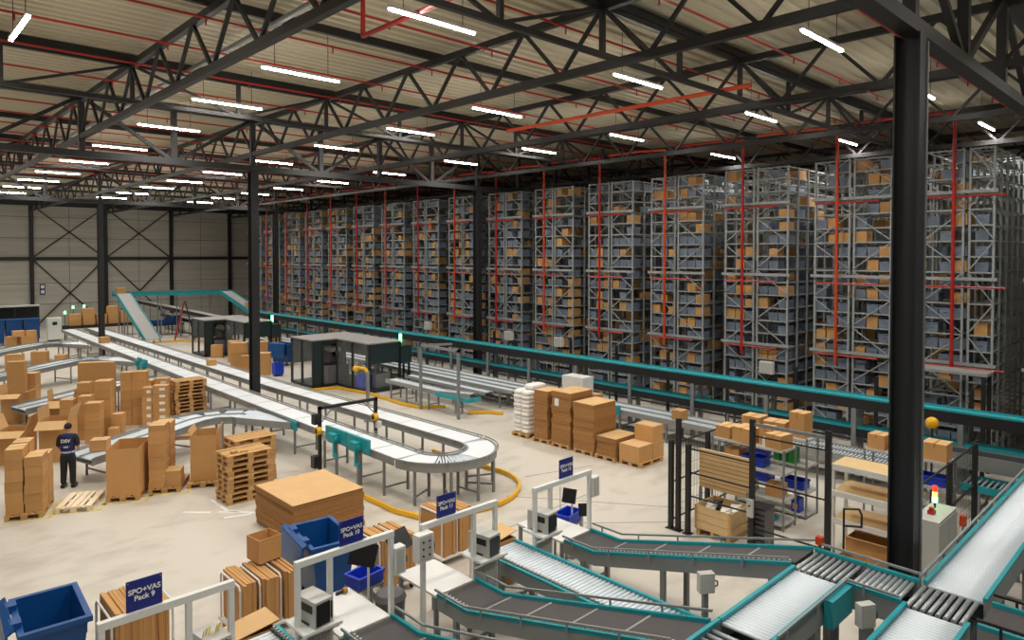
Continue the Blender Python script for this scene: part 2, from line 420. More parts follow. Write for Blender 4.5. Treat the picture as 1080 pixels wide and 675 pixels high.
# second tall carton
cx, cy = loc2(6.66, 20.0, A2, .36, .5)
pallet(cx, cy, 0, A2+R(90), 'pallet under the tall carton beside the pallet stack')
open_box((cx, cy, .144), (.68, .9, 1.28), A2, 'tall brown carton beside the stacks of pallets', (1,1,0,0), up=(70,80,0,0), fl=.18, name='pallet_carton')
# two pallet stacks
for i in range(9):
    pallet(7.47+rnd.uniform(-.03,.03), 18.2+rnd.uniform(-.03,.03), i*.144, R(rnd.uniform(-1.5,1.5)), 'wooden pallet, %s from the floor in the front pallet stack' % ORD[i], 'front pallet stack')
for i in range(9):
    pallet(8.15+rnd.uniform(-.03,.03), 19.46+rnd.uniform(-.03,.03), i*.144, R(rnd.uniform(-1.5,1.5)), 'wooden pallet, %s from the floor in the rear pallet stack' % ORD[i], 'rear pallet stack')
tag(MB().box(7.05,7.2,17.95,18.1,1.296,1.36).box(7.25,7.45,17.9,17.97,1.296,1.34).build('wood_offcut', M['wood']), 'small wood offcuts lying on the front pallet stack', 'wood')
# floor tape
mb = MB()
for x, y, a, w, d in ((2.53,20.5,A1,.95,1.3),(3.62,20.35,R(-28),.95,1.35),(4.66,20.28,A2,1.0,1.35),(5.66,20.2,A2,1.0,1.35)):
    for (p, q) in (((-.08,-.1),(w,-.1)), ((w,-.1),(w,d))):
        a0 = loc2(x,y,a,*p); a1 = loc2(x,y,a,*q); mb.obox((a0[0],a0[1],.001), (a1[0],a1[1],.001), .1, .003)
struct('trim_3', mb, M['line'])
mb = MB()
for (p, q) in (((6.55,17.6),(6.9,17.25)), ((6.5,17.1),(7.1,16.9)), ((6.75,18.6),(6.75,17.5)), ((6.75,17.5),(7.2,16.9)), ((5.9,18.2),(6.4,17.7))):
    mb.obox((p[0],p[1],.001), (q[0],q[1],.001), .09, .003)
struct('trim_4', mb, M['paper'])

# cartons between the spurs (x, y, width, depth, height, levels, wording)
B30 = R(-30)
ST = [(7.47,29.12,.39,.40,2.03,6,'left column of the tall pair before the far pallet stack'),(7.88,28.93,.50,.40,2.04,6,'right column of the tall pair before the far pallet stack'),
 (7.97,28.25,.36,.40,1.50,5,'front left column of the labelled group by the far pallets'),(8.34,27.98,.50,.40,1.57,6,'front right column of the labelled group by the far pallets'),
 (8.28,29.5,.45,.40,1.56,5,'back left column of the labelled group by the far pallets'),(8.75,29.15,.48,.40,1.64,5,'back right column of the labelled group by the far pallets'),
 (9.05,27.5,.34,.36,.41,1,'low beside the labelled group by the far pallets'),
 (6.47,28.06,.50,.50,1.98,6,'tallest column behind the worker conveyor'),(6.05,28.95,.40,.40,1.84,5,'rear column behind the worker conveyor'),
 (5.86,27.88,.42,.40,1.54,5,'middle column behind the worker conveyor'),(5.42,28.5,.42,.40,1.38,4,'left column behind the worker conveyor'),
 (5.93,27.1,.48,.40,1.41,5,'front column behind the worker conveyor'),(6.75,27.42,.34,.40,.84,2,'low column right of the worker conveyor group'),
 (6.5,27.0,.30,.30,.44,1,'small and low before the worker conveyor group'),
 (5.34,35.0,.49,.5,1.52,3,'stacked behind the second spur by the tall board'),
 (8.04,59.62,.76,.6,.73,1,'left in the front row far left past the spurs'),(8.9,58.9,.76,.6,.73,1,'right in the front row far left past the spurs'),
 (6.41,46.96,.78,.5,.95,2,'left of three low stacks under the far spur'),(7.88,48.74,.8,.5,.78,2,'middle of three low stacks under the far spur'),(8.75,47.7,.54,.5,.61,1,'right of three low stacks under the far spur'),
 (15.55,38.45,.85,.6,1.58,3,'tall stack left of the loop belt column'),(15.6,37.55,.55,.4,.94,2,'short stack left of the loop belt column'),
 (17.54,39.9,.65,.6,1.34,2,'rear stack beside the blue bin behind the belts'),(16.03,36.3,.7,.6,1.18,2,'front stack beside the blue bin behind the belts'),
 (16.55,44.35,.7,.5,.8,1,'in front of the far dark machine'),(16.6,41.75,.7,.5,1.29,2,'stack before the far dark machine')]
for (x,y,w,d,h,n,wd) in ST:
    stack(x, y, 0, B30 if y < 60 else 0, w, d, h, n, wd, 'cartons in floor stacks', lab='labelled' in wd)
carton((8.3,59.2,.73), (.7,.55,.4), 0, 'left upper carton of the far left pile past the spurs'); carton((9.0,58.9,.73), (.6,.5,.4), 0, 'right upper carton of the far left pile past the spurs')
carton((6.72,30.25,0), (1.24,.3,2.36), B30, 'large upright brown carton panel box behind the carton columns', tape=False, name='tall_carton')
open_box((5.5,29.75,0), (.8,.5,1.15), B30, 'open carton with raised flaps left of the large upright carton', (1,1,1,0), up=(85,80,-30,0), fl=.4)
open_box((4.62,25.74,0), (.8,.85,1.3), B30, 'large open carton with a pale flap hanging behind the worker', (1,1,1,0), up=(86,75,-28,0), fl=.42)
open_box((3.6,26.3,0), (.8,.85,1.05), B30, 'large open carton with flaps at the left photo edge', (1,1,1,0), up=(70,75,-15,0), fl=.45)
open_box((4.4,32.5,0), (.7,.6,1.15), B30, 'open carton with a pale flap beside the second spur', (1,1,1,0), up=(85,20,-20,0), fl=.35)
carton((4.79,34.61,0), (.65,.25,2.1), B30, 'tall narrow brown carton standing behind the second spur', tape=False, name='tall_carton')
for i in range(10):
    pallet(9.75+rnd.uniform(-.03,.03), 29.35+rnd.uniform(-.03,.03), i*.144, R(rnd.uniform(-1.5,1.5)), 'wooden pallet, %s from the floor in the far pallet stack by the loop' % ORD[i], 'far pallet stack')
pallet(8.6, 25.6, 0, B30, 'wooden pallet lying under the nearest spur conveyor')

# large stack of flat cardboard
def cardstack(x0, x1, y0, y1, z0, h, nb, per, label, group=None, jit=.02, name='cardboard_stack'):
    t = thing(name, label, 'cardboard', ((x0+x1)/2, (y0+y1)/2, z0), 0, group)
    w = (x1-x0)/2; d = (y1-y0)/2; bh = h/nb; lh = bh/per
    for b in range(nb):
        m = MB(); ox, oy = rnd.uniform(-jit,jit), rnd.uniform(-jit,jit)
        for k in range(per):
            i0, j0 = ox+rnd.uniform(-.006,.006), oy+rnd.uniform(-.006,.006)
            m.box(-w+i0, w+i0, -d+j0, d+j0, b*bh+k*lh+.0015, b*bh+(k+1)*lh-.0015)
        m.build('cardboard_bundle', M['carddark'], t)
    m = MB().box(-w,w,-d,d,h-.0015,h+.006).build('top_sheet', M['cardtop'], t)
    return t
cardstack(6.94, 8.74, 14.28, 16.25, .02, .9, 8, 5, 'wide low stack of flat cardboard sheets in the middle of the floor')
# ------------------------------------------------------------------ conveyors
def along(path, s):
    P = [Vector(p) for p in path]
    for a, b in zip(P, P[1:]):
        l = (b-a).length
        if s <= l: return a+(b-a)*(s/l), (b-a).normalized()
        s -= l
    return P[-1], (P[-1]-P[-2]).normalized()
def plen(path): return sum((Vector(b)-Vector(a)).length for a, b in zip(path, path[1:]))
def subpath(path, s0, s1):
    out = [along(path, s0)[0]]; acc = 0
    for a, b in zip(path, path[1:]):
        acc += (Vector(b)-Vector(a)).length
        if s0+1e-4 < acc < s1-1e-4: out.append(Vector(b))
    out.append(along(path, s1)[0]); return out
def conveyor(name, label, path, w, bed='belt', railm='rail', bedm='wbelt', pitch=.1, rr=.025, depth=.14, legs=None, guard=(0,0), seams=0, group=None, lip=.03, sidem=None, sides=(1,1), seamm='seam', centre=False, legw=.06, guides=False, lanes=0, pan='gap', cat='conveyor', each=False, guardm='dark'):
    o = Vector((path[0][0], path[0][1], 0)); P = [tuple(Vector(p)-o) for p in path]; ln = plen(P)
    t = thing(name, label, cat, tuple(o), 0, group); rw = .036
    sm = M[sidem or railm]
    for s in (-1, 1):
        if not sides[(s+1)//2]: continue
        a, b = sorted((s*w/2, s*(w/2-rw)))
        r = MB().sweep(P, a, b, -depth, -.0 if sidem else lip).build('side_rail', sm, t)
        if sidem: MB().sweep(P, a-.008, b+.008, 0, lip).build('rail_cap', M[railm], r)
    iw = w/2-rw-.003
    if bed == 'belt':
        b = MB().sweep(P, -iw, iw, -.05, 0).build('belt', M[bedm], t)
        if seams:
            k = 1
            while k*seams < ln:
                p, d = along(P, k*seams); nn = Vector((-d.y, d.x, 0)).normalized()
                MB().obox(p-nn*iw+Vector((0,0,.004)), p+nn*iw+Vector((0,0,.004)), .03, .008).build('belt_seam', M[seamm], b); k += 1
    else:
        MB().sweep(P, -iw, iw, -depth*.9, -depth*.9+.02).build('bed_pan', M[pan], t)
        nr = int(ln/pitch); merged = MB()
        rm = None
        for k in range(nr):
            p, d = along(P, (k+.5)*pitch); nn = Vector((-d.y, d.x, 0)).normalized()
            if each and nr <= 100:
                if rm is None:
                    c = MB().cyl((-iw,0,0), (iw,0,0), rr, 12); rm = c.mesh('roller', M[bedm])
                    for q in rm.polygons: q.use_smooth = len(q.vertices) == 4
                link('roller', rm, t, p-Vector((0,0,rr)), (0, 0, math.atan2(nn.y, nn.x)))
            else: merged.cyl(p-nn*iw-Vector((0,0,rr)), p+nn*iw-Vector((0,0,rr)), rr, 8)
        if merged.v: merged.build('roller_bed', M[bedm], t)
    if centre: MB().sweep(P, -.03, .03, -.02, lip).build('centre_rail', sm, t)
    for k in range(lanes):
        q = -w/2+(k+1)*w/(lanes+1); MB().sweep(P, q-.02, q+.02, -.02, lip*.7).build('lane_rail', sm, t)
    for i, s in enumerate((-1, 1)):
        if not guard[i]: continue
        m = MB(); q = s*(w/2+.045)
        m.sweep(P, q-.014, q+.014, guard[i]-.032, guard[i])
        k = .25
        while k < ln:
            p, d = along(P, k); nn = Vector((-d.y, d.x, 0)).normalized(); e = p+nn*q
            m.obox(e+Vector((0,0,-.06)), e+Vector((0,0,guard[i]-.03)), .03, .012); k += .9
        m.build('guard_rail', M[guardm], t)
    if guides:
        for s in guides:
            m = MB(); k = .06; q = s*(w/2-rw-.05); MB().sweep(P, q-.035, q+.035, 0, .025).build('guide_strip', M['gap'], t)
            while k < ln:
                p, d = along(P, k); nn = Vector((-d.y, d.x, 0)).normalized(); e = p+nn*q
                m.cyl(e, e+Vector((0,0,.07)), .02, 6); k += .085
            m.build('guide_rollers', M['printer'], t)
    if legs is None: legs = [.4+i*1.8 for i in range(int(max(1, (ln-.4)/1.8))+1) if .4+i*1.8 < ln]
    for s in legs:
        p, d = along(P, s); nn = Vector((-d.y, d.x, 0)).normalized()
        for q in (-1, 1):
            e = p+nn*(q*(w/2-.04)); MB().box(e.x-legw/2,e.x+legw/2,e.y-legw/2,e.y+legw/2,0,e.z-depth).build('leg', M['leg'], t)
        a, b = p-nn*(w/2-.05), p+nn*(w/2-.05)
        MB().obox((a.x,a.y,.22), (b.x,b.y,.22), .04, .04).build('cross_bar', M['leg'], t)
    return t
def arc(cx, cy, r, a0, a1, z, n=18): return [(cx+r*math.cos(R(a0+(a1-a0)*i/n)), cy+r*math.sin(R(a0+(a1-a0)*i/n)), z) for i in range(n+1)]

# loop sorter
ZL = 1.1
conveyor('belt_conveyor', 'long white belt conveyor, near run of the loop in the hall centre', [(11.1,58,ZL),(10.85,38,ZL),(10.72,26,ZL),(10.62,15.2,ZL)], .85, 'belt', depth=.17, legs=[58-y for y in (15.7,16.9,19,21,23.5,26,28.5,31,33.5,36,38.5,41,44,47,50,53)], guard=(.07,.07), seams=1.6, guardm='rail', seamm='printer')
conveyor('belt_conveyor', 'long white belt conveyor, far run of the loop behind the dark column', [(12.88,15.2,ZL),(12.8,19,ZL),(12.55,27,ZL),(12.6,58,ZL)], .85, 'belt', depth=.17, legs=[.8+2.0*i for i in range(21)], guard=(.07,.07), seams=1.6, guardm='rail', seamm='printer')
t = conveyor('curved_roller_conveyor', 'half circle roller curve at the near end of the loop', arc(11.75,15.15,1.13,180,360,ZL), .85, 'rollers', bedm='roller', pitch=.075, rr=.025, depth=.2, legs=[.5,1.2,1.8,2.4,3.1], guard=(.07,.07), each=True, guardm='rail')
for a0, a1 in ((185,225),(275,350)):
    m = MB(); pp = arc(11.75,15.15,1.13,a0,a1,.004,10); m.sweep([(p[0]-10.62, p[1]-15.15, ZL+.004) for p in pp], -.36, .36, 0, .008)
    m.build('white_belt_pad', M['wbelt'], t)
carton((10.98,47.6,ZL), (.5,.4,.38), R(10), 'small carton riding on the far end of the near loop belt')
carton((12.55,34.4,ZL), (.42,.34,.28), R(-10), 'small carton riding on the far loop belt near the machine')
# spurs
SP = [(4.55,22.55,.76),(5.4,22.8,.84),(6.7,23.15,.97),(7.9,23.7,1.05),(8.5,23.85,1.05),(9.0,23.75,1.05),(9.45,23.4,1.05),(9.6,23.2,1.05)]
for k, dy in enumerate((0, 8.75, 17.4, 26.3)):
    w = ['nearest, where the worker stands','second, behind the carton columns','third, past the large upright carton','farthest, near the blue containers'][k]
    x0 = 0 if k == 0 else (-.2 if k < 3 else 1.2)
    t = conveyor('spur_conveyor', 'grey twin lane spur conveyor curving into the loop, %s' % w, [(p[0]+(x0 if i < 1 else 0), p[1]+dy, p[2]) for i, p in enumerate(SP)], 1.25, 'rollers', bedm='roller', pitch=.07, rr=.03, depth=.18, pan='steel', legs=[.5,1.9,3.4,4.6,5.4], group='spur conveyors', centre=True, guard=(.06,.06), guardm='rail')
    ox, oy = t.location.x, t.location.y+0
    poly = [(9.12,22.83),(10.08,23.6),(10.2,23.3),(10.2,20.9),(10.1,20.9)]
    m = MB(); vs = [(a-ox, b+dy-oy, z) for z in (.9, 1.02) for a, b in poly]; q = len(poly)
    m.add(vs, [tuple(range(q-1,-1,-1)), tuple(range(q,2*q))]+[(e,(e+1)%q,q+(e+1)%q,q+e) for e in range(q)]); m.build('merge_bed', M['steel'], t)
    m = MB(); e = 0
    while e < 1:
        a = Vector((9.14+e*.96, 22.81-e*1.87, 0)); b = Vector((10.08+min(1,e*3)*.1, 23.55-e*2.6, 0))
        if (b-a).length > .12: m.cyl((a.x-ox, a.y+dy-oy, 1.03), (b.x-ox, b.y+dy-oy, 1.03), .028, 8)
        e += .04
    m.build('merge_rollers', M['roller'], t)
    MB().obox((9.10-ox,22.8+dy-oy,.98),(10.08-ox,20.88+dy-oy,.98),.05,.22).build('merge_rail', M['rail'], t)
    for (a, b) in ((9.35,22.6),(9.8,21.7)): MB().box(a-ox-.03,a-ox+.03,b+dy-oy-.03,b+dy-oy+.03,0,.9).build('leg', M['leg'], t)
# teal diverters
for k, (ya, yb, lb) in enumerate(((16.2,17.4,'right teal pusher box on the near loop belt, beyond the scanner arch'),(17.4,18.6,'left teal pusher box on the near loop belt, by the scanner arch'),(36.0,36.6,'right teal pusher box at the far spur on the loop'),(36.9,37.5,'left teal pusher box at the far spur on the loop'))):
    yc = (ya+yb)/2; t = thing('diverter', lb, 'machine', (10.1, yc, 0), 0, 'teal pushers')
    hl = (yb-ya)/2-.02
    MB().box(-.03,.05,-hl,hl,1.04,1.42).build('push_plate', M['teal'], t)
    MB().box(-.2,-.03,-.2,.15,1.05,1.3).build('motor_box', M['teal'], t)
    MB().cyl((-.12,-.28,1.18),(-.12,.25,1.18),.07,10).build('motor', M['teal'], t)
    MB().box(-.14,-.07,-.1,-.03,.62,1.05).box(-.14,-.07,-.25,-.1,.62,.72).build('bracket_arm', M['teal'], t)
    MB().box(-.02,.03,-.05,.05,0,1.04).build('leg', M['leg'], t)
tag(MB().box(10.12,10.18,20.6,21.2,.86,1.14).build('end_plate', M['teal']), 'teal plate on the loop side where the nearest spur joins', 'plate')
# scanner arch
t = thing('scanner_arch', 'black scanner arch standing over the near loop belt', 'arch', (10.0, 18.8, 0))
for x in (0, 1.95): MB().box(x-.045,x+.045,-.045,.045,0 if x == 0 else .9,1.95).build('post', M['dark'], t)
MB().box(1.905,1.995,-.045,.045,0,.9).build('leg', M['leg'], t)
MB().box(-.045,1.995,-.045,.045,1.86,1.95).build('beam', M['dark'], t)
MB().obox((.03,0,1.45),(.45,0,1.87),.03,.03).obox((1.92,0,1.45),(1.5,0,1.87),.03,.03).build('corner_brace', M['steel'], t)
for x, zz in ((-.14,1.25),(1.82,1.35)):
    s = MB().cyl((x-.02,-.08,zz),(x+.12,-.08,zz),.12,16).build('scanner', M['yellow'], t)
    MB().cyl((x-.03,-.08,zz),(x-.02,-.08,zz),.07,14).build('lens', M['black'], s)
MB().box(-.22,-.06,-.12,.1,1.45,1.75).build('control_unit', M['black'], t)
MB().box(.06,.24,-.2,-.05,.95,1.15).build('junction_box', M['white'], t)
MB().box(1.9,2.05,-.2,-.05,1.0,1.2).build('junction_box', M['white'], t)
MB().box(-.25,-.05,-.12,.1,.15,.5).build('battery_box', M['black'], t)
# yellow kick rails
def kick(path, label, h=.13):
    t = thing('floor_guard', label, 'guard rail', (path[0][0], path[0][1], 0), 0, 'yellow floor guards')
    P = [(p[0]-path[0][0], p[1]-path[0][1], 0) for p in path]
    MB().sweep(P, -.03, .03, .02, h).build('rail', M['yellow'], t)
    k = .2
    while k < plen(P):
        p, _ = along(P, k); MB().cyl((p.x,p.y,0),(p.x,p.y,.02),.04,8).build('foot', M['yellow'], t); k += 1.5
kick([(9.7,16.2),(9.72,14.4),(9.95,13.6)]+[(11.75+2.05*math.cos(R(a)), 14.85+1.9*math.sin(R(a)), 0) for a in range(215, 361, 12)]+[(13.75,15.6),(13.6,18)], 'yellow floor guard curving under the near end of the loop')
kick([(15.6,30.2),(16.8,29.9),(17.2,27.5),(17.0,24.6),(17.2,23.6),(18.0,22.9)], 'yellow floor guard in front of the dark machine')
kick([(18.0,21.4),(18.7,20.9),(18.9,20.3)], 'short yellow floor guard right of the machine lanes')
kick([(19.8,19.8),(20.4,19.2)], 'very short yellow floor guard left of the white sacks')
kick([(15.8,55),(17.5,54.2),(18.6,52)], 'yellow floor guard under the far red ladder')
# machines
def machine(dy, lab):
    t = thing('wrapping_machine', lab, 'machine', (16.0, 27.7+dy, 0), 0, 'dark packing machines')
    for (x, y) in ((0,3.0),(1.3,3.0),(3,3.0),(1.3,0.04),(3,0.04),(0,5.2),(3,5.2),(.5,3.0),(1.3,1.5),(0,4.1)):
        MB().box(x-.05,x+.05,y-.05,y+.05,.05,2.3).build('frame_post', M['dark'], t)
    MB().box(-.06,3.06,2.95,5.26,2.3,2.36).build('roof_panel', M['seam'], t)
    MB().box(1.24,3.06,-.02,2.95,2.3,2.36).build('roof_panel', M['seam'], t)
    MB().box(3.0,3.02,.1,5.2,1.3,2.3).build('dark_backing', M['tealdark'], t)  # dark sheets here and below are added to make the interior darker
    MB().box(.05,3.0,5.2,5.22,1.0,2.3).build('dark_backing', M['tealdark'], t)
    MB().box(-.05,3.05,2.95,5.25,.03,.14).box(1.25,3.05,-.01,2.95,.03,.14).build('base_frame', M['dark'], t)
    MB().box(0,.5,2.98,3.0,.14,2.3).build('door_panel', M['tealdark'], t)
    MB().box(.5,1.3,2.98,3.0,1.05,1.2).box(.5,1.3,2.98,3.0,2.1,2.3).build('cross_panel', M['dark'], t)
    MB().box(1.9,3.0,.02,.04,1.35,2.3).build('upper_panel', M['tealdark'], t)
    MB().box(1.3,1.9,.02,.04,1.35,2.3).build('upper_panel', M['tealdark'], t)
    MB().box(-.01,0,3.0,5.2,.14,2.3).build('clear_guard', M['pane'], t)
    MB().box(.5,1.3,2.985,2.995,.14,1.05).build('clear_guard', M['pane'], t)
    MB().box(1.285,1.295,.05,2.95,.14,2.3).build('clear_guard', M['pane'], t)
    MB().box(1.0,2.2,3.4,4.9,.14,.9).box(1.2,2.0,3.6,4.6,.9,1.6).build('inner_drive', M['grey'], t)
    MB().cyl((1.6,3.6,1.6),(1.6,4.8,1.6),.28,16).build('film_roll', M['white'], t)
    MB().box(1.9,2.7,.4,2.2,.14,.8).box(2.1,2.3,.7,.9,.8,1.5).build('inner_conveyor', M['steel'], t)
    MB().box(3.0,3.6,-.1,.6,1.25,2.1).build('control_cabinet', M['tealdark'], t)
    MB().box(3.0,3.6,-.1,.6,.05,.12).box(3.5,3.58,0,.08,.12,1.25).box(3.5,3.58,.45,.53,.12,1.25).build('cabinet_stand', M['dark'], t)
    MB().cyl((3.15,.2,2.1),(3.15,.2,2.25),.03,8).build('beacon_stem', M['black'], t)
    MB().cyl((3.15,.2,2.25),(3.15,.2,2.65),.07,12).build('beacon_lamp', M['green'], t)
machine(0, 'dark glazed machine with a green beacon, right of the loop belt column')
machine(14.2, 'dark glazed machine left of the loop belt column, farther back')
t = thing('blue_crate', 'bright blue crate inside the nearer dark machine', 'crate', (17.6,28.7,.14))
MB().box(-.26,.26,-.25,.25,0,.03).box(-.26,-.23,-.25,.25,.03,.6).box(.23,.26,-.25,.25,.03,.6).box(-.23,.23,-.25,-.22,.03,.6).box(-.23,.23,.22,.25,.03,.6).build('body', M['rblue'], t)
MB().box(-.29,.29,-.28,-.25,.55,.6).box(-.29,.29,.25,.28,.55,.6).build('rim', M['rblue'], t)
t = thing('camera_stand', 'grey stand with a yellow hooked head beside the far loop belt', 'stand', (14.4,23.2,0))
MB().cyl((0,0,0),(0,0,1.95),.07,10).build('post', M['steel'], t)
MB().tube([(0,0,1.9),(-.05,.1,2.05),(-.25,.3,2.1)],.06).ball((-.3,.38,2.05),.13,12).build('yellow_head', M['yellow'], t)
MB().cyl((0,0,0),(0,0,.03),.16,12).build('base_plate', M['steel'], t)
# roller lanes right of the machine
conveyor('roller_conveyor', 'single roller lane leaving the near machine, before the gate frame', [(17.6,26.4,.85),(17.6,22.6,.85),(18.1,21.2,.85)], .6, 'rollers', bedm='roller', pitch=.1, depth=.14, legs=[.4,1.6,3.2,4.6])
tag(MB().box(17.2,17.28,20.5,22.6,.7,.86).box(17.28,17.9,20.5,20.58,.7,.86).build('drive_cover', M['teal']), 'teal drive cover at the foot of the roller lane by the gate frame', 'cover')
for k, (x, y0, y1) in enumerate(((18.95,26.9,21.2),(19.95,46,20.6),(20.52,46,20.3),(21.09,46,20.3))):
    conveyor('roller_conveyor', 'parallel roller lane between the machine and teal line, %s from the front' % ORD[k], [(x,y0,.8),(x,y1,.8)], .52, 'rollers', bedm='roller', pitch=.11, depth=.1, legs=[.6+3*i for i in range(int((y0-y1)/3)+1)], group='parallel roller lanes')
t = thing('gate_frame', 'grey open gate frame standing over the roller lanes', 'frame', (17.15,23.5,0))
for y in (0,-2.5): MB().box(-.05,.05,y-.05,y+.05,0,2.75).build('post', M['steel'], t)
MB().box(-.05,.05,-2.55,.05,2.65,2.75).build('beam', M['steel'], t)
MB().box(-.05,.05,-.05,.05,2.65,2.75).obox((0,0,2.7),(1.2,-.6,2.7),.08,.08).build('side_beam', M['steel'], t)
conveyor('roller_conveyor', 'grey roller conveyor running behind the floor pallets toward the shelves', [(20.7,20,.8),(20.7,6.4,.8)], 1.1, 'rollers', bedm='roller', pitch=.1, depth=.14, legs=[.6+2*i for i in range(7)], centre=True)
t = thing('drive_unit', 'teal drive unit with a pedestal behind the cardboard stacks', 'machine', (20.0,16.2,0))
MB().box(-.1,.1,-.9,.6,.7,1.0).build('cover', M['teal'], t); MB().box(-.05,.05,-.1,.05,.1,.7).build('pedestal', M['teal'], t); MB().box(-.15,.15,-.2,.2,0,.1).build('foot', M['teal'], t)
carton((20.6,13.13,.8), (.42,.38,.34), 0, 'small carton riding on the roller conveyor above the black posts')
carton((20.6,16.9,.8), (.45,.38,.34), 0, 'small carton riding on the roller conveyor behind the white cabinet')
# teal double deck line
conveyor('belt_conveyor', 'upper teal conveyor running along the rack fronts', [(21.88,-6,2.2),(21.88,51,2.2)], .6, 'belt', railm='teal', bedm='tealbed', sidem='dark', depth=.3, lip=.05, legs=[11.0+2.75*i for i in range(17)], guard=(0,0), legw=.13, seams=.5)
conveyor('belt_conveyor', 'lower teal conveyor under the upper one along the racks', [(21.88,-6,1.3),(21.88,47,1.3)], .56, 'belt', railm='teal', bedm='tealbed', sidem='dark', depth=.24, lip=.05, legs=[12.4+5.5*i for i in range(8)], legw=.06)
# background U shaped bridge conveyor
conveyor('incline_conveyor', 'teal edged inclined conveyor rising at the far left column', [(14.6,50.6,.75),(14.6,57.6,3.6)], 1.0, 'belt', railm='teal', bedm='seam', depth=.25, lip=.1, legs=[1.5,4.5,7.0])
conveyor('bridge_conveyor', 'raised teal conveyor bridging across before the end wall', [(14.1,58.2,3.6),(22.6,58.2,3.5)], .9, 'belt', railm='teal', bedm='seam', depth=.25, lip=.08, legs=[.8,3.2,4.6,7.2], guard=(.12,.12), guardm='steel')
conveyor('incline_conveyor', 'teal edged inclined conveyor descending toward the rack line', [(22.2,57.6,3.5),(21.95,51.2,2.25)], .9, 'belt', railm='teal', bedm='seam', depth=.25, lip=.1, legs=[1.0,4.0])
conveyor('belt_conveyor', 'far grey belt line with dark sides under the bridge conveyor', [(19.15,72,2.3),(19.15,50,2.0)], .7, 'belt', railm='steel', bedm='seam', sidem='dark', depth=.25, legs=[2+4*i for i in range(5)])
conveyor('belt_conveyor', 'second far grey belt line nearer the racks under the bridge', [(20.0,66,1.3),(20.0,47,1.1)], .7, 'belt', railm='steel', bedm='seam', sidem='dark', depth=.25, legs=[2+4*i for i in range(5)])
carton((14.5,57.9,3.6), (.6,.5,.4), 0, 'carton at the top of the left inclined conveyor')
carton((22.0,52.4,2.5), (.5,.45,.35), 0, 'carton riding down the right inclined conveyor')
carton((20.0,43.6,.8), (.75,.5,.45), 0, 'carton on the far lanes left of the dark machine roof')
# red ladder
t = thing('step_ladder', 'tall red step ladder under the bridge conveyor', 'ladder', (17.3,54.8,0), R(-20))
for y in (-.25,.25): MB().obox((0,y,0),(.7,y*.7,3.0),.07,.09).build('front_leg', M['red'], t); MB().obox((1.4,y,0),(.75,y*.7,3.0),.05,.06).build('rear_leg', M['dark'], t)
for i in range(9):
    z = .3+.3*i; MB().box(.7*z/3-.06,.7*z/3+.08,-.25+.03*z/1.5,.25-.03*z/1.5,z-.02,z+.02).build('tread', M['dark'], t)
# far left background: bench line, containers, cartons
conveyor('bench_conveyor', 'black bench conveyor before the end wall carrying cartons', [(11.2,62,1.0),(18.0,62,1.0)], .9, 'belt', railm='dark', bedm='gap', depth=.2, legs=[.5,2.5,4.5,6.3])
k = 0
for x, w, h in ((12.3,.8,.9),(13.2,.8,1.3),(14.1,.7,.8),(14.9,.7,1.4),(15.8,.7,1.0),(16.7,.7,1.2)):
    stack(x, 62, 1.0, 0, w, .6, h, 2, 'on the black bench conveyor, %s stack from left' % ORD[k], 'bench cartons'); k += 1
for k in range(4):
    t = thing('blue_container', 'tall blue container at the far left, %s from the left' % ORD[k], 'container', (6.2+1.02*k,61.0-.1*k,0), 0, 'far blue containers')
    MB().box(-.48,.48,-.45,.45,.15,1.75,.05,.05).build('body', M['blue'], t)
    MB().box(-.5,.5,-.48,.48,1.75,1.85).build('lid', M['blue'], t)
    for x in (-.38,.38): MB().cyl((x,-.35,.08),(x+.05,-.35,.08),.08,8).build('wheel', M['black'], t)
t = thing('dark_rack', 'long dark low rack with a pale top behind the blue containers', 'rack', (8.0,64.5,0))
MB().box(-2.6,2.4,-.5,.5,2.5,2.6).build('top_shelf', M['printer'], t); MB().box(-2.6,2.4,-.5,.5,1.0,1.08).build('shelf', M['dark'], t)
for x in (-2.5,-.9,.8,2.3): MB().box(x-.05,x+.05,-.5,-.4,0,2.5).build('post', M['dark'], t)
MB().box(-2.6,2.4,.35,.45,1.1,2.5).build('dark_backing', M['dark'], t)
t = thing('white_cabinet', 'white cabinet with a small panel right of the far blue containers', 'cabinet', (10.85,61.5,0))
MB().box(-.45,.45,-.3,.3,.1,1.75).build('body', M['white'], t); MB().box(-.15,.15,-.31,-.3,1.2,1.45).build('display', M['dark'], t); MB().box(-.4,.4,-.25,.25,0,.1).build('plinth', M['dark'], t)
for k in range(3):
    t = thing('red_crate', 'red crate behind the far column, %s from the left' % ORD[k], 'crate', (12.5+.55*k,57.0,0), 0, 'red crates')
    MB().box(-.25,.25,-.2,.2,0,.04).box(-.25,-.22,-.2,.2,.04,.9).box(.22,.25,-.2,.2,.04,.9).box(-.22,.22,-.2,-.17,.04,.9).box(-.22,.22,.17,.2,.04,.9).build('body', M['red'], t)
t = thing('blue_bench', 'long bench stacked with blue trays under the bridge conveyor', 'bench', (18.2,60.2,0))
MB().box(-1.4,1.4,-.5,.5,.75,.85).build('top', M['dark'], t)
for x in (-1.3,-.4,.5,1.3): MB().box(x-.03,x+.03,-.45,-.39,0,.75).box(x-.03,x+.03,.39,.45,0,.75).build('leg', M['dark'], t)
for k in range(4):
    t = thing('blue_tray', 'blue tray on the far bench, %s from the left' % ORD[k], 'tray', (17.2+.65*k,60.1,.85), 0, 'blue trays')
    hh = (.35,.35,.5,.65)[k]
    MB().box(-.3,.3,-.25,.25,0,.03).box(-.3,-.27,-.25,.25,.03,hh).box(.27,.3,-.25,.25,.03,hh).box(-.27,.27,-.25,-.22,.03,hh).box(-.27,.27,.22,.25,.03,hh).build('body', M['blue'], t)
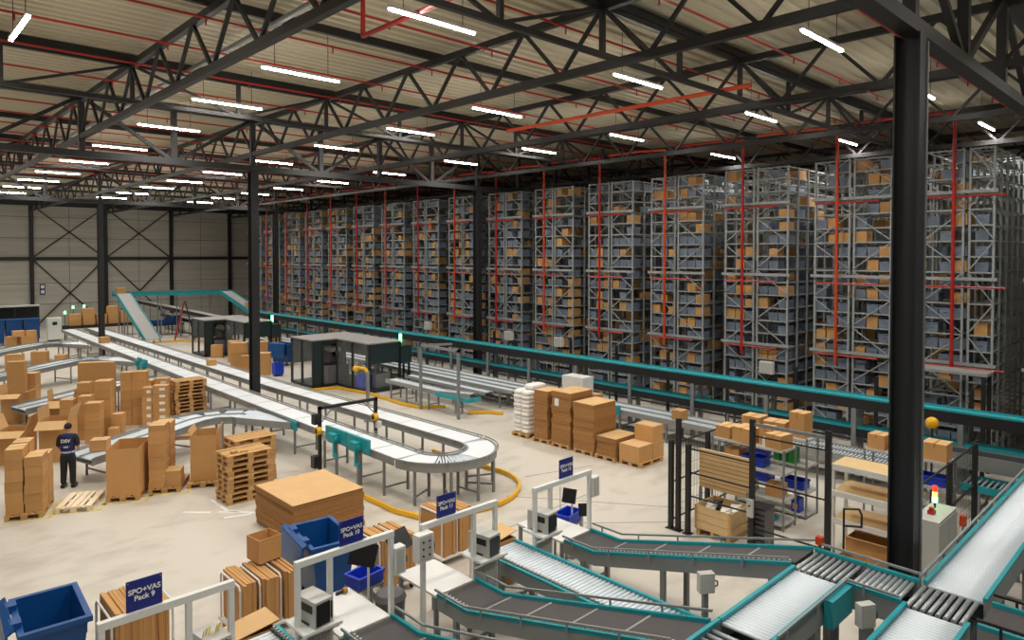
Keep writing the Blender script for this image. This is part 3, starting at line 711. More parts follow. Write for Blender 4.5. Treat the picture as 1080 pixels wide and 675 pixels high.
for k, (x, y, z) in enumerate(((11.4,60.6,2.05),(12.6,64,2.2),(13.2,63.2,2.3),(19.3,43.2,2.62))):
    if k == 3: continue
    t = thing('signal_beacon', 'small green beacon far left, %s from the left' % ORD[k], 'beacon', (x,y,0), 0, 'green beacons')
    MB().cyl((0,0,0),(0,0,z),.025,6).build('pole', M['dark'], t); MB().cyl((0,0,z),(0,0,z+.2),.07,10).build('lamp', M['green'], t)

# wheeled bins
def bin_(loc, rz, label, lid=True, size=(.8,1.28,1.2)):
    w, d, h = size; t = thing('wheeled_bin', label, 'bin', loc, rz, 'blue wheeled bins'); m = MB()
    zb = .18; tp = .1; th = .03
    # tapered open shell: outer and inner walls
    def ring(z, e): 
        f = tp*(1-(z-zb)/(h-zb)); return [(-w/2+f+e,-d/2+f+e,z),(w/2-f-e,-d/2+f+e,z),(w/2-f-e,d/2-f-e,z),(-w/2+f+e,d/2-f-e,z)]
    vs = ring(zb,0)+ring(h,0)+ring(h,th)+ring(zb+.04,th)
    fs = [(3,2,1,0)]+[(i,(i+1)%4,4+(i+1)%4,4+i) for i in range(4)]+[(4+i,4+(i+1)%4,8+(i+1)%4,8+i) for i in range(4)]+[(8+i,8+(i+1)%4,12+(i+1)%4,12+i) for i in range(4)]+[(12,13,14,15)]
    m.add(vs, fs); m.build('body', M['blue'], t)
    MB().box(-w/2-.05,w/2+.05,-d/2-.05,-d/2+.03,h-.06,h+.02).box(-w/2-.05,w/2+.05,d/2-.03,d/2+.05,h-.06,h+.02).box(w/2-.03,w/2+.05,-d/2+.03,d/2-.03,h-.06,h+.02).box(-w/2-.05,-w/2+.03,-d/2+.03,d/2-.03,h-.06,h+.02).build('rim', M['blue'], t)
    for y in (-d/4, d/4): MB().box(-w/2-.12,-w/2+.02,y-.1,y+.1,h-.02,h+.1).build('hinge', M['blue'], t)
    m = MB()
    pr = [(-w/2-.09,h+.09),(-w/2-.17,h+.04),(-w/2-.21,h-.3),(-w/2-.23,h-.75)]
    for a, b in zip(pr, pr[1:]): m.obox((a[0],0,a[1]), (b[0],0,b[1]), d*.96, .035, up=(1,0,0))
    m.build('lid', M['blue'], t)
    for x in (-w/2+.16, w/2-.16):
        for y in (-d/2+.2, d/2-.2):
            MB().cyl((x-.03,y,.09),(x+.03,y,.09),.09,14).build('wheel', M['black'], t)
            MB().box(x-.04,x+.04,y-.04,y+.04,.1,.2).build('castor_fork', M['steel'], t)
    for y in (-.22,.22): MB().box(w/2-.02,w/2+.04,y-.06,y+.06,h-.4,h-.12).build('handle', M['blue'], t)
    MB().box(-.12,.12,-d/2+.05,-d/2+.085,h-.36,h-.16).build('plate', M['dark'], t)
    return t
bin_((2.03,12.15,0), R(-3), 'blue wheeled bin with its lid hanging open, lower left corner')
bin_((6.36,11.9,0), R(-8), 'blue wheeled bin with its lid hanging open, before the wide cardboard stack')
t = bin_((18.3,38.7,0), R(20), 'blue wheeled bin far off between belts and dark machine', size=(.8,1.3,1.25))
t = thing('blue_crate', 'small bright blue crate on a stand left of the dark machine', 'crate', (16.35,35.3,0))
MB().box(-.25,.25,-.2,.2,.1,.14).box(-.25,-.22,-.2,.2,.14,.7).box(.22,.25,-.2,.2,.14,.7).box(-.22,.22,-.2,-.17,.14,.7).box(-.22,.22,.17,.2,.14,.7).build('body', M['rblue'], t)
MB().box(-.2,.2,-.15,.15,0,.1).build('stand', M['dark'], t)

# ------------------------------------------------------------------ right hand pallets
PR = [('white sacks',17.46,1.55,.86),('narrow cardboard stack',16.42,1.7,.8),('tall labelled cardboard stack',15.5,1.75,.86),('broad cardboard stack',14.5,1.52,.86),('low cardboard stack',13.6,.58,.76)]
for nm, y, h, w in PR: pallet(17.65, y, 0, 0, 'pallet under the %s in the row before the racks' % nm)
pallet(17.75, 12.7, 0, 0, 'pallet under the plain cartons at the right end of the row')
t = thing('sack_stack', 'tall stack of white plastic sacks on a pallet', 'sacks', (17.62,17.46,.144))
rnd2 = random.Random(3)
for L in range(10):
    for k in range(2):
        m = MB(); m.ball((0,0,0), 1, 14); z = L*.15+.08
        me_v = []
        for v in m.v:
            sx = math.copysign(abs(v[0])**.45, v[0])*.56; sy = math.copysign(abs(v[1])**.45, v[1])*.205; sz = math.copysign(abs(v[2])**.6, v[2])*.095
            me_v.append((sx+rnd2.uniform(-.008,.008)+(.02 if L%2 else 0), sy+(k-.5)*.4, sz+z))
        m.v = me_v; m.build('sack', M['wrap'], t, smooth=True)
m = MB(); m.ball((0,0,0),1,14); m.v = [(math.copysign(abs(v[0])**.5,v[0])*.4+.1, math.copysign(abs(v[1])**.5,v[1])*.25-.15, math.copysign(abs(v[2])**.6,v[2])*.11+1.62) for v in m.v]; m.build('sack', M['wrap'], t, smooth=True)
cardstack(17.08,17.85,16.12,16.76,.144,1.66,10,4,'narrow tall stack of flattened cartons beside the white sacks')
t = cardstack(17.1,18.25,15.08,15.93,.144,1.74,11,4,'tallest stack of flattened cartons with a white label')
MB().box(-.59,-.575,.1,.28,1.25,1.5).build('paper_label', M['paper'], t)
cardstack(17.05,18.2,14.05,14.92,.144,1.52,10,4,'broad stack of flattened cartons right of the labelled one')
cardstack(17.1,18.2,13.2,13.95,.144,.58,4,4,'low stack of flattened cartons beside the plain cartons')
carton((17.5,12.72,.144), (.72,.74,.5), 0, 'plain large carton at the front of the rightmost pallet', tape=False)
carton((18.15,12.7,.144), (.56,.74,.5), 0, 'plain large carton at the back of the rightmost pallet, lower', tape=False)
carton((18.15,12.7,.646), (.54,.7,.5), 0, 'plain large carton topmost at the back of the rightmost pallet', tape=False)
t = thing('electric_cabinet', 'tall pale electric cabinet behind the cardboard stacks', 'cabinet', (19.82,17.1,0))
MB().box(-.3,.3,-.5,.55,.1,1.9).build('body', M['white'], t); MB().box(-.31,-.3,-.46,.5,.15,1.85).build('door', M['white'], t); MB().box(-.33,-.31,-.42,-.38,1.0,1.2).build('handle', M['black'], t); MB().box(-.28,.28,-.48,.53,0,.1).build('plinth', M['dark'], t)

# ------------------------------------------------------------------ packing area, foreground conveyors
ZP = 1.92; ZS = .9
def incline(xc, w, lab, y0=9.2):
    return conveyor('incline_belt_conveyor', lab, [(xc,8.9,ZS),(xc,8.15,ZS),(xc,4.42,ZP-.01)], w, 'belt', railm='teal', bedm='belt', sidem='rail', depth=.22, lip=.055, legs=[.45,2.3,4.3], guard=(.15,.15), seams=.93, guides=(-1,), legw=.08, group='inclined pack belts', guardm='rail')
incline(10.32, .82, 'dark inclined belt conveyor farthest right, ending at the dark rollers')
incline(7.23, .84, 'dark inclined belt conveyor in the middle of the three, bottom centre')
incline(5.52, .84, 'dark inclined belt conveyor leftmost of the three, cut by bottom edge')
conveyor('roller_conveyor', 'low silver roller conveyor between the two right hand packing tables', [(8.73,9.5,.97),(8.73,2.2,1.0)], .86, 'rollers', railm='teal', bedm='roller', sidem='rail', pitch=.085, rr=.034, depth=.22, lip=.04, legs=[.5,2.6,5.0,7.0], guides=(-1,), each=True, legw=.08)
conveyor('roller_conveyor', 'low silver roller conveyor entering at the bottom edge, left of centre', [(4.1,9.7,.97),(4.1,3.0,1.0)], .72, 'rollers', railm='teal', bedm='roller', sidem='rail', pitch=.085, rr=.034, depth=.22, lip=.04, legs=[.5,2.6,5.0], guides=(1,), each=True, legw=.08)
# main roller line P (along x), cross section, line Q
conveyor('roller_conveyor', 'dark roller section at the bottom edge where the middle belt ends', [(6.55,4.0,ZP),(7.72,4.0,ZP)], .72, 'rollers', railm='teal', bedm='droller', sidem='rail', pitch=.13, rr=.03, depth=.3, lip=.05, legs=[.3], each=True, legw=.09)
conveyor('roller_conveyor', 'white roller main line between the two dark crossings', [(7.74,4.0,ZP),(9.86,4.0,ZP)], .72, 'rollers', railm='teal', bedm='roller', sidem='rail', pitch=.072, rr=.03, depth=.3, lip=.05, legs=[.35,1.2,1.9], each=True, legw=.09, guard=(.12,0), guardm='rail')
conveyor('transfer_unit', 'dark roller transfer where the rightmost belt meets the white line', [(10.28,4.38,ZP),(10.28,3.64,ZP)], .84, 'rollers', railm='teal', bedm='droller', sidem='rail', pitch=.088, rr=.03, depth=.3, lip=.05, legs=[.2], each=True, legw=.09, sides=(0,1), guard=(0,.12), guardm='rail')
conveyor('roller_conveyor', 'short grey roller section between the two dark transfers', [(10.28,3.62,ZP),(10.28,2.93,ZP)], .84, 'rollers', railm='teal', bedm='droller', sidem='rail', pitch=.072, rr=.03, depth=.3, lip=.05, legs=[.3], each=True, legw=.09, guard=(.12,.12), guardm='rail')
conveyor('transfer_unit', 'dark roller transfer at the lower right where two white lines meet', [(10.28,2.91,ZP),(10.28,2.12,ZP)], .84, 'rollers', railm='teal', bedm='droller', sidem='rail', pitch=.088, rr=.03, depth=.3, lip=.05, legs=[.4], each=True, legw=.09, sides=(0,0))
conveyor('roller_conveyor', 'white roller line running to the bottom edge, right of centre', [(5.0,2.52,ZP),(9.86,2.52,ZP)], .74, 'rollers', railm='teal', bedm='roller', sidem='rail', pitch=.072, rr=.03, depth=.3, lip=.05, legs=[1,2.6,4.3], each=True, legw=.09)
conveyor('roller_conveyor', 'wide white roller line rising to the right edge, near part', [(10.7,2.52,ZP),(15.6,2.52,ZP)], .74, 'rollers', railm='teal', bedm='roller', sidem='rail', pitch=.072, rr=.03, depth=.3, lip=.05, legs=[1,2.8,4.5], each=True, legw=.09, guard=(.0,.1), guardm='rail')
conveyor('roller_conveyor', 'wide white roller line at the right edge, far part', [(15.62,2.52,ZP),(20.5,2.52,ZP)], .74, 'rollers', railm='teal', bedm='roller', sidem='rail', pitch=.072, rr=.03, depth=.3, lip=.05, legs=[1,2.8,4.5], each=True, legw=.09, guard=(.0,.1), guardm='rail')
conveyor('belt_conveyor', 'dark belt conveyor leaving the junction at the bottom right corner', [(10.28,2.08,ZP),(10.28,-1.5,ZP)], .8, 'belt', railm='teal', bedm='belt', sidem='rail', depth=.3, lip=.055, legs=[.6,2.2], guard=(.14,.14), legw=.09, guides=(-1,))
conveyor('roller_conveyor', 'low dark roller conveyor glimpsed below at the right frame edge', [(12.2,1.55,1.1),(16.5,1.55,1.1)], .8, 'rollers', railm='teal', bedm='droller', sidem='rail', pitch=.14, rr=.035, depth=.25, lip=.05, legs=[.6,2.6], each=True, legw=.08)
tag(MB().box(9.12,9.78,3.50,3.62,1.62,1.98).build('side_cover', M['teal']), 'teal cover plate on the near side of the main roller line', 'cover')
t = thing('sensor_post', 'thin post with an orange sensor at the belt and roller corner', 'sensor', (10.78,4.35,0))
MB().box(-.02,.02,-.02,.02,0,2.0).build('post', M['steel'], t); MB().box(-.05,.05,-.05,.05,2.0,2.12).build('sensor_head', M['orange'], t)
def control_box(loc, label, rz=0., post=None, size=(.3,.16,.4), mat='printer', buttons=True):
    t = thing('control_box', label, 'control box', loc, rz, 'grey control boxes'); w, d, h = size
    MB().box(-w/2,w/2,-d/2,d/2,0,h).build('housing', M[mat], t)
    MB().box(-w/2+.03,w/2-.03,-d/2-.006,-d/2,.03,h-.03).build('front_panel', M['printer'], t)
    for i in range(2 if buttons else 0):
        for j in range(3): MB().cyl((-w*.2+w*.4*i,-d/2-.02,h*.25+h*.25*j),(-w*.2+w*.4*i,-d/2-.006,h*.25+h*.25*j),.016,8).build('button', M['black'], t)
    MB().tube([(w/2,0,h*.6),(w/2+.07,0,h*.5),(w/2+.07,0,h*.3),(w/2,0,h*.2)],.012,6).build('cable', M['grey'], t)
    if post: MB().box(-.04,.04,-.01,.07,-post,0).build('post', M['leg'], t)
    return t
control_box((9.38,5.5,1.32), 'grey control box on a floor post in the gap between conveyors', R(-35), 1.32, (.24,.13,.3), 'printer', False)
control_box((9.45,3.22,1.66), 'grey control box on a post below the roller junction, bottom right', R(-30), 1.66, (.22,.12,.3), 'printer', False)

# stations
def frame(x0, x1, xm, yy, zt, label, panel):
    t = thing('station_frame', label, 'frame', (x0,yy,0), 0, 'white station frames'); L = x1-x0; m_ = xm-x0
    for x in (0, L, m_): MB().box(x-.035,x+.035,-.035,.035,0,zt-.06).build('post', M['white'], t)
    MB().box(-.04,L+.04,-.04,.04,zt-.06,zt+.03).build('top_rail', M['white'], t)
    a, b = panel[0]-x0, panel[1]-x0
    MB().box(a,b,-.05,-.035,.4,1.15).build('perforated_panel', M['printer'], t)
    mm = MB()
    for i in range(9):
        for j in range(14): mm.cyl((a+(b-a)*(i+1)/10,-.052,.44+.05*j),(a+(b-a)*(i+1)/10,-.0505,.44+.05*j),.009,6)
    mm.build('panel_holes', M['grey'], t)
    MB().box(a-.05,b+.05,-.28,.28,1.22,1.26).build('printer_shelf', M['white'], t)
    for q in (a, b): MB().obox((q,-.25,1.2),(q,.0,1.05),.03,.03).build('shelf_bracket', M['white'], t)
    MB().box(a,b,-.03,.03,.3,.36).build('lower_bar', M['white'], t)
    return t
def printer(loc, rz, label):
    t = thing('label_printer', label, 'printer', loc, rz, 'label printers')
    MB().box(-.15,.15,-.24,.24,0,.36).build('body', M['printer'], t)
    MB().box(-.135,.09,-.252,-.24,.03,.34).build('front_door', M['black'], t)
    MB().box(.11,.13,-.25,-.24,.08,.32).build('slot', M['black'], t)
    MB().box(-.156,-.15,-.17,.1,.2,.31).build('side_window', M['black'], t)
    MB().box(-.157,-.15,-.1,.15,.02,.05).build('label_slot', M['dark'], t)
    MB().box(-.15,.15,-.24,.24,.36,.375).build('top_cover', M['printer'], t)
    return t
def sign(x, yy, z, s, label):
    t = thing('pack_sign', label, 'sign', (x,yy,z), 0, 'blue pack signs')
    MB().box(-.2,.2,-.008,.008,0,.37).build('board', M['navy'], t)
    text_mesh('SPO+VAS\n'+s, .088, 'sign_text', M['paper'], t, (0,-.011,.19), (R(90),0,0), .0022)
    for x in (-.18,.18): MB().cyl((x,-.012,.345),(x,-.008,.345),.008,8).build('screw', M['steel'], t)
def table(x0, x1, y0, y1, label):
    t = thing('packing_table', label, 'table', ((x0+x1)/2,(y0+y1)/2,0), 0, 'white packing tables'); w, d = (x1-x0)/2, (y1-y0)/2
    MB().box(-w,w,-d,d,ZS-.04,ZS).build('table_top', M['white'], t)
    for x in (-w+.05, w-.05):
        for y in (-d+.05, d-.05): MB().box(x-.03,x+.03,y-.03,y+.03,0,ZS-.04).build('leg', M['steel'], t)
def monitor(loc, rz, label, tilt=15, arm=.5, sz=(.5,.36)):
    t = thing('monitor', label, 'monitor', loc, rz, 'packing monitors')
    a = R(tilt); c, s = math.cos(a), math.sin(a); q = sz[1]/2
    m = MB().obox((0,-q*s,arm-q*c), (0,q*s,arm+q*c), sz[0], .035, up=(0,1,0)); b = m.build('screen', M['black'], t)
    MB().ball((0,.05,arm),.05,10).build('pivot', M['white'], t)
    MB().tube([(0,.05,arm),(0,.16,arm-.08),(0,.16,.02)],.022,8).build('arm', M['white'], t)
    MB().box(-.1,.1,.07,.25,0,.02).build('base', M['steel'], t)
def blue_tote(loc, rz, label, sz=(.55,.38,.22)):
    t = thing('blue_tote', label, 'tote', loc, rz, 'blue totes'); w, d, h = sz
    MB().box(-w/2,w/2,-d/2,d/2,0,.02,.02,.02).box(-w/2,-w/2+.02,-d/2,d/2,.02,h).box(w/2-.02,w/2,-d/2,d/2,.02,h).box(-w/2+.02,w/2-.02,-d/2,-d/2+.02,.02,h).box(-w/2+.02,w/2-.02,d/2-.02,d/2,.02,h).build('body', M['rblue'], t)
    MB().box(-w/2-.02,w/2+.02,-d/2-.02,-d/2,h-.04,h).box(-w/2-.02,w/2+.02,d/2,d/2+.02,h-.04,h).box(-w/2-.02,-w/2,-d/2,d/2,h-.04,h).box(w/2,w/2+.02,-d/2,d/2,h-.04,h).build('rim', M['rblue'], t)
YF = 9.0
frame(9.2,10.785,9.62,YF,2.08,'white overhead frame of the rightmost station','x' and (9.2,9.62))
frame(6.6,8.18,7.68,YF,2.1,'white overhead frame of the station third from left',(7.68,8.18))
frame(4.43,5.985,4.93,YF,2.16,'white overhead frame of the station second from left',(4.43,4.93))
frame(2.0,3.5,2.97,YF,2.2,'white overhead frame of the leftmost station',(2.97,3.5))
sign(10.1,YF+.02,2.11,'Pack 12','navy sign reading SPO+VAS Pack 12, farthest to the right')
sign(7.1,YF+.02,2.13,'Pack 11','navy sign reading SPO+VAS Pack 11, before the loop end')
sign(5.3,YF+.02,2.19,'Pack 10','navy sign reading SPO+VAS Pack 10, before the blue bin')
sign(2.47,YF+.02,2.23,'Pack 9','navy sign reading SPO+VAS Pack 9, at the lower left corner')
printer((9.4,YF,1.26),R(8),'grey label printer on the frame shelf of the rightmost station, outer one')
printer((7.93,YF,1.26),R(8),'grey label printer on the frame shelf of the station third from left')
printer((4.68,YF,1.26),R(8),'grey label printer on the frame shelf of the station second from left')
printer((3.24,YF,1.26),R(8),'grey label printer with yellow tabs on the frame shelf of the leftmost station')
mm = MB()
for i in range(6): mm.obox((3.12+.04*i,8.95+.02*(i%2),1.64),(3.12+.045*i+.02,8.95+.03*(i%3),1.72),.03,.004)
tag(mm.build('yellow_tabs', M['line']), 'bunch of yellow label tabs on top of the leftmost label printer', 'labels')
table(9.9,10.74,8.94,10.2,'white packing table of the rightmost station')
table(6.81,7.63,8.94,10.05,'white packing table of the station third from left')
table(5.06,5.93,8.94,10.2,'white packing table of the station second from left')
table(2.05,2.9,8.94,10.2,'white packing table of the leftmost station')
control_box((10.91,YF,1.55),'white control box on the right post of the rightmost station',0,None,(.22,.16,.4),'white',False)
control_box((6.11,YF,1.5),'white control box on the right post of the station second from left',0,None,(.2,.16,.42),'white',False)
control_box((6.52,YF-.12,1.6),'white control box with black buttons on the left post of the third station',0,None,(.3,.16,.44),'white')
monitor((6.06,9.93,0),R(-62),'tilted black monitor on a pole above the blue tote, left of two',25,1.5)
monitor((6.68,9.8,0),R(12),'tilted black monitor on a pole behind the white control boxes, right of two',40,1.6)
monitor((10.9,9.64,0),R(-70),'upper dark screen on a pole at the rightmost station',20,1.38,(.3,.3))
monitor((11.04,9.36,0),R(-40),'lower right dark screen on a pole at the rightmost station',20,1.12,(.22,.26))
blue_tote((6.4,10.45,.72),R(10),'bright blue tote at the back of the station second from left')
blue_tote((11.1,9.85,.72),R(10),'bright blue tote at the back of the rightmost station')
for x, y, w in ((6.4,10.45,'station second from left'),(11.1,9.85,'rightmost station')):
    t = thing('tote_stand', 'low grey stand carrying the blue tote at %s' % w, 'stand', (x,y,0)); MB().box(-.28,.28,-.2,.2,.69,.72).build('top', M['steel'], t)
    for a in (-.24,.24):
        for b in (-.16,.16): MB().box(a-.02,a+.02,b-.02,b+.02,0,.69).build('leg', M['steel'], t)
t = thing('waste_bin', 'round grey waste bin between the two middle packing tables', 'bin', (6.3,9.5,0))
MB().cyl((0,0,0),(0,0,.86),.2,20,.25).build('body', M['grey'], t, smooth=False); MB().cyl((0,0,.86),(0,0,.94),.27,20,.22).build('lid', M['grey'], t); MB().cyl((0,-.235,.5),(0,-.25,.5),.07,12).build('recycling_mark', M['greenp'], t)
t = thing('tape_gun', 'black tape gun lying on the table of the station second from left', 'tool', (5.75,10.05,ZS)); MB().cyl((0,0,.05),(.06,0,.05),.05,14).build('tape_roll', M['tape'], t); MB().box(-.12,.0,.01,.05,0,.05).build('grip', M['black'], t)
t = thing('tape_gun', 'black tape gun lying on the table of the rightmost station', 'tool', (10.5,9.9,ZS)); MB().cyl((0,0,.05),(.06,0,.05),.05,14).build('tape_roll', M['tape'], t); MB().box(-.12,.0,.01,.05,0,.05).build('grip', M['black'], t)
# trolleys with flattened cartons
def trolley(x0, x1, y0, y1, h, label, short, n, hoops, dz=0.):
    t = thing('cardboard_trolley', label, 'trolley', ((x0+x1)/2,(y0+y1)/2,0), 0, 'cardboard trolleys'); w, d = (x1-x0)/2, (y1-y0)/2
    MB().box(-w,w,-d,d,.14,.18).build('platform', M['white'], t)
    for x in (-w+.08,w-.08):
        for y in (-d+.08,d-.08):
            c = MB().box(x-.02,x+.02,y-.02,y+.02,.09,.14).build('castor', M['steel'], t); MB().cyl((x-.015,y,.055),(x+.015,y,.055),.055,10).build('wheel', M['black'], c)
    hx = []
    for q in hoops:
        x = -w+q*2*w; hx.append(x)
        MB().tube([(x,-d+.06,.18),(x,-d+.06,h-.08),(x,-d+.12,h-.02),(x,d-.12,h-.02),(x,d-.06,h-.08),(x,d-.06,.18)],.018,8).build('hoop', M['white'], t)
    X = -w+.02; i = 0; pitch = (2*w-.04)/n
    for i in range(n):
        x = X+i*pitch
        if any(abs(x+pitch/2-q) < pitch*.55+.02 for q in hx): continue
        hh = h-.18+dz+rnd.uniform(-.025,.01); dd = d-.03+rnd.uniform(-.02,.01)
        o = MB().box(-pitch*.48,-.001,-dd,dd,0,hh).box(.001,pitch*.48,-dd,dd,0,hh-.006).build('flattened_carton', M['card'])
        o.location = ((x0+x1)/2+x+pitch/2, (y0+y1)/2+rnd.uniform(-.02,.02), .18); tag(o, 'folded flat carton standing on the %s trolley, %s sheet from left' % (short, ORD[i]), 'cardboard', short+' trolley cartons')
trolley(2.62,3.5,11.2,12.2,1.15,'white trolley of upright flat cartons at the lower left corner','lower left corner',16,(.02,.98),.05)
trolley(4.5,5.55,11.2,12.15,1.0,'white hooped trolley of flat cartons below the open carton','blue bin side',18,(.03,.35,.7))
trolley(6.95,7.85,10.9,11.8,1.1,'white hooped trolley of flat cartons behind the monitors','monitor',14,(.1,.6))
trolley(8.7,9.6,11.2,12.1,1.1,'white hooped trolley of flat cartons before the loop end','loop end',14,(.05,.5))
open_box((5.28,12.02,1.02), (.44,.42,.42), R(6), 'open empty carton resting on upright flat cartons left of the blue bin', (0,0,0,0))
t = thing('cardboard_box_end', 'cardboard box with a pale flap at the roller end, centre', 'box', (9.0,9.95,0))
MB().box(-.35,.4,-.22,.3,0,.02).box(-.35,-.33,-.22,.3,.02,.9).box(.38,.4,-.22,.3,.02,.9).box(-.33,.38,.28,.3,.02,.9).box(-.33,.38,-.22,-.2,.02,.9).build('body', M['card'], t)
MB().obox((-.33,.04,.9),(.45,.04,1.02),.5,.012).build('flap', M['cardtop'], t)
t = thing('cardboard_box_end', 'cardboard box with a pale flap at the bottom left roller end', 'box', (4.1,10.05,0))
MB().box(-.35,.4,-.22,.3,0,.02).box(-.35,-.33,-.22,.3,.02,.9).box(.38,.4,-.22,.3,.02,.9).box(-.33,.38,.28,.3,.02,.9).box(-.33,.38,-.22,-.2,.02,.9).build('body', M['card'], t)
MB().obox((-.33,.04,.9),(.45,.04,1.0),.5,.012).build('flap', M['cardtop'], t)

# ------------------------------------------------------------------ fenced work area
def fpost(x, y, h, label):
    t = thing('fence_post', label, 'post', (x,y,0), 0, 'black fence posts')
    MB().box(-.05,.05,-.05,.05,.015,h).build('post', M['dark'], t); MB().box(-.1,.1,-.1,.1,0,.015).build('foot_plate', M['dark'], t)
def fpanel(p, q, h, label, z0=.2, wires=True):
    t = thing('safety_fence', label, 'fence', (p[0],p[1],0), 0, 'black mesh fence panels'); a = (0,0); b = (q[0]-p[0], q[1]-p[1])
    for zz in (h, z0, (h+z0)/2): MB().obox((0,0,zz),(b[0],b[1],zz),.03,.03).build('rail', M['dark'], t)
    if wires:
        m = MB(); ln = math.hypot(*b); n = max(2, int(ln/.12))
        for i in range(n+1): m.obox((b[0]*i/n,b[1]*i/n,z0),(b[0]*i/n,b[1]*i/n,h),.006,.006)
        for k in range(int((h-z0)/.3)): m.obox((0,0,z0+.3*k),(b[0],b[1],z0+.3*k),.006,.006)
        m.build('wire_mesh', M['dark'], t)
fpost(13.95,9.12,2.1,'black fence post at the far left corner of the work area'); fpost(13.95,8.92,2.65,'tallest black post at the left corner of the work area'); fpost(13.95,8.66,2.1,'black fence post left of the slatted wooden panel')
fpost(13.95,7.08,2.95,'thick black fence post right of the slatted wooden panel'); fpost(13.95,5.48,3.0,'thick black fence post left of the wood topped bench')
fpost(15.6,9.12,2.0,'black fence post at the back left of the work area'); fpost(17.4,9.12,2.0,'black fence post behind the carton shelf')
fpanel((13.95,9.12),(15.6,9.12),2.0,'black mesh fence panel on the left side of the work area'); fpanel((15.6,9.12),(17.4,9.12),2.0,'black mesh fence panel behind the carton shelf')
fpanel((13.95,8.61),(13.95,7.13),2.0,'open black fence panel before the slatted wooden panel',.9,False); fpanel((13.95,7.03),(13.95,5.53),2.6,'open black fence panel before the carton shelf',.6,False)
t = tag(MB().obox((13.95,7.03,2.85),(13.95,5.53,2.85),.05,.07).build('fence_rail', M['steel']), 'grey top rail joining the two thick black posts', 'rail')
fpost(14.6,4.05,2.1,'black fence post behind the grey cabinet'); fpost(16.7,4.05,2.1,'black fence post in the middle of the right fence'); fpost(18.8,4.05,2.1,'black fence post at the far end of the right fence')
fpanel((14.65,4.05),(16.65,4.05),2.08,'black mesh fence panel behind the grey cabinet'); fpanel((16.75,4.05),(18.75,4.05),2.08,'black mesh fence panel toward the racks')
# crate
t = thing('wooden_crate', 'open wooden crate of loose parts on a pallet before the slatted panel', 'crate', (14.5,8.1,0))
for s in (-1,1):
    for k in range(3):
        MB().box(-.42,.42,s*.45-.012,s*.45+.012,.16+.18*k,.33+.18*k).build('side_board', M['ply'], t); MB().box(s*.42-.012,s*.42+.012,-.44,.44,.16+.18*k,.33+.18*k).build('end_board', M['ply'], t)
    for s2 in (-1,1): MB().box(s*.4-.04,s*.4+.02,s2*.42-.03,s2*.42+.03,.14,.7).build('corner_post', M['wood'], t)
MB().box(-.42,.42,-.45,.45,.14,.16).build('floor_board', M['ply'], t)
for y in (-.4,0,.36): MB().box(-.42,.42,y-.03,y+.05,.0,.14).build('runner', M['wood'], t)
for k, (x, y, c) in enumerate(((14.3,7.9,'white'),(14.6,8.3,'black'),(14.65,7.85,'paper'),(14.35,8.3,'printer'))):
    m = MB(); m.obox((-.16,-.05,.05),(.18,.06,.12),.22,.08).obox((-.1,.1,.03),(.12,-.1,.2),.05,.05)
    o = m.build('loose_part', M[c]); o.location = (x,y,.5); tag(o, 'loose %s part in the wooden crate' % ['pale upright','black','white flat','grey'][k], 'parts', 'parts in the crate')
t = thing('slatted_panel', 'upright panel of horizontal wooden slats in the work area', 'panel', (14.75,8.15,0))
MB().box(-.03,.03,-.68,.68,.9,1.82).build('board', M['ply'], t)
mm = MB()
for k in range(8): mm.box(-.036,-.03,-.68,.68,.98+.1*k,.995+.1*k)
mm.build('groove', M['carddark'], t)
for y in (-.66,.66): MB().box(-.03,.03,y-.03,y+.03,0,.9).build('leg', M['steel'], t)
MB().box(-.05,-.036,-.62,-.54,.95,1.05).build('bracket', M['steel'], t)
t = thing('parts_drawer_bin', 'dark ribbed parts bin standing at the thick black post', 'bin', (14.3,7.05,0))
MB().box(-.22,.22,-.2,.2,0,.97).build('body', M['grey'], t)
mm = MB()
for k in range(8): mm.box(-.235,-.22,-.2,.2,.08+.11*k,.11+.11*k)
mm.build('rib', M['black'], t); MB().box(-.23,.23,-.21,.21,.97,1.0).build('lid', M['black'], t)
t = thing('switch_box', 'small pale switch box on the thick black post', 'box', (13.88,7.08,.85)); MB().box(-.05,.02,-.07,.07,0,.38).build('housing', M['printer'], t); MB().cyl((-.07,0,.25),(-.05,0,.25),.02,8).build('knob', M['black'], t)
def shelf(x0, x1, y0, y1, lv, label, h):
    t = thing('steel_shelf', label, 'shelf', ((x0+x1)/2,(y0+y1)/2,0), 0, 'grey steel shelves'); w, d = (x1-x0)/2, (y1-y0)/2
    for x in (-w,w):
        for y in (-d,d): MB().box(x-.02,x+.02,y-.02,y+.02,0,h).build('upright', M['steel'], t)
    for z in lv: MB().box(-w,w,-d,d,z-.05,z).build('shelf_board', M['printer'], t)
shelf(15.62,16.25,7.15,9.0,(.16,.71,1.35,1.9),'grey steel shelf with cartons on top in the work area',1.92)
shelf(16.75,17.4,7.1,8.95,(.1,.65,1.3,1.95),'grey steel shelf with green packs behind the first one',2.0)
shelf(18.0,18.6,4.4,6.2,(.5,1.1,1.72),'grey steel shelf at the back by the right fence',1.72)
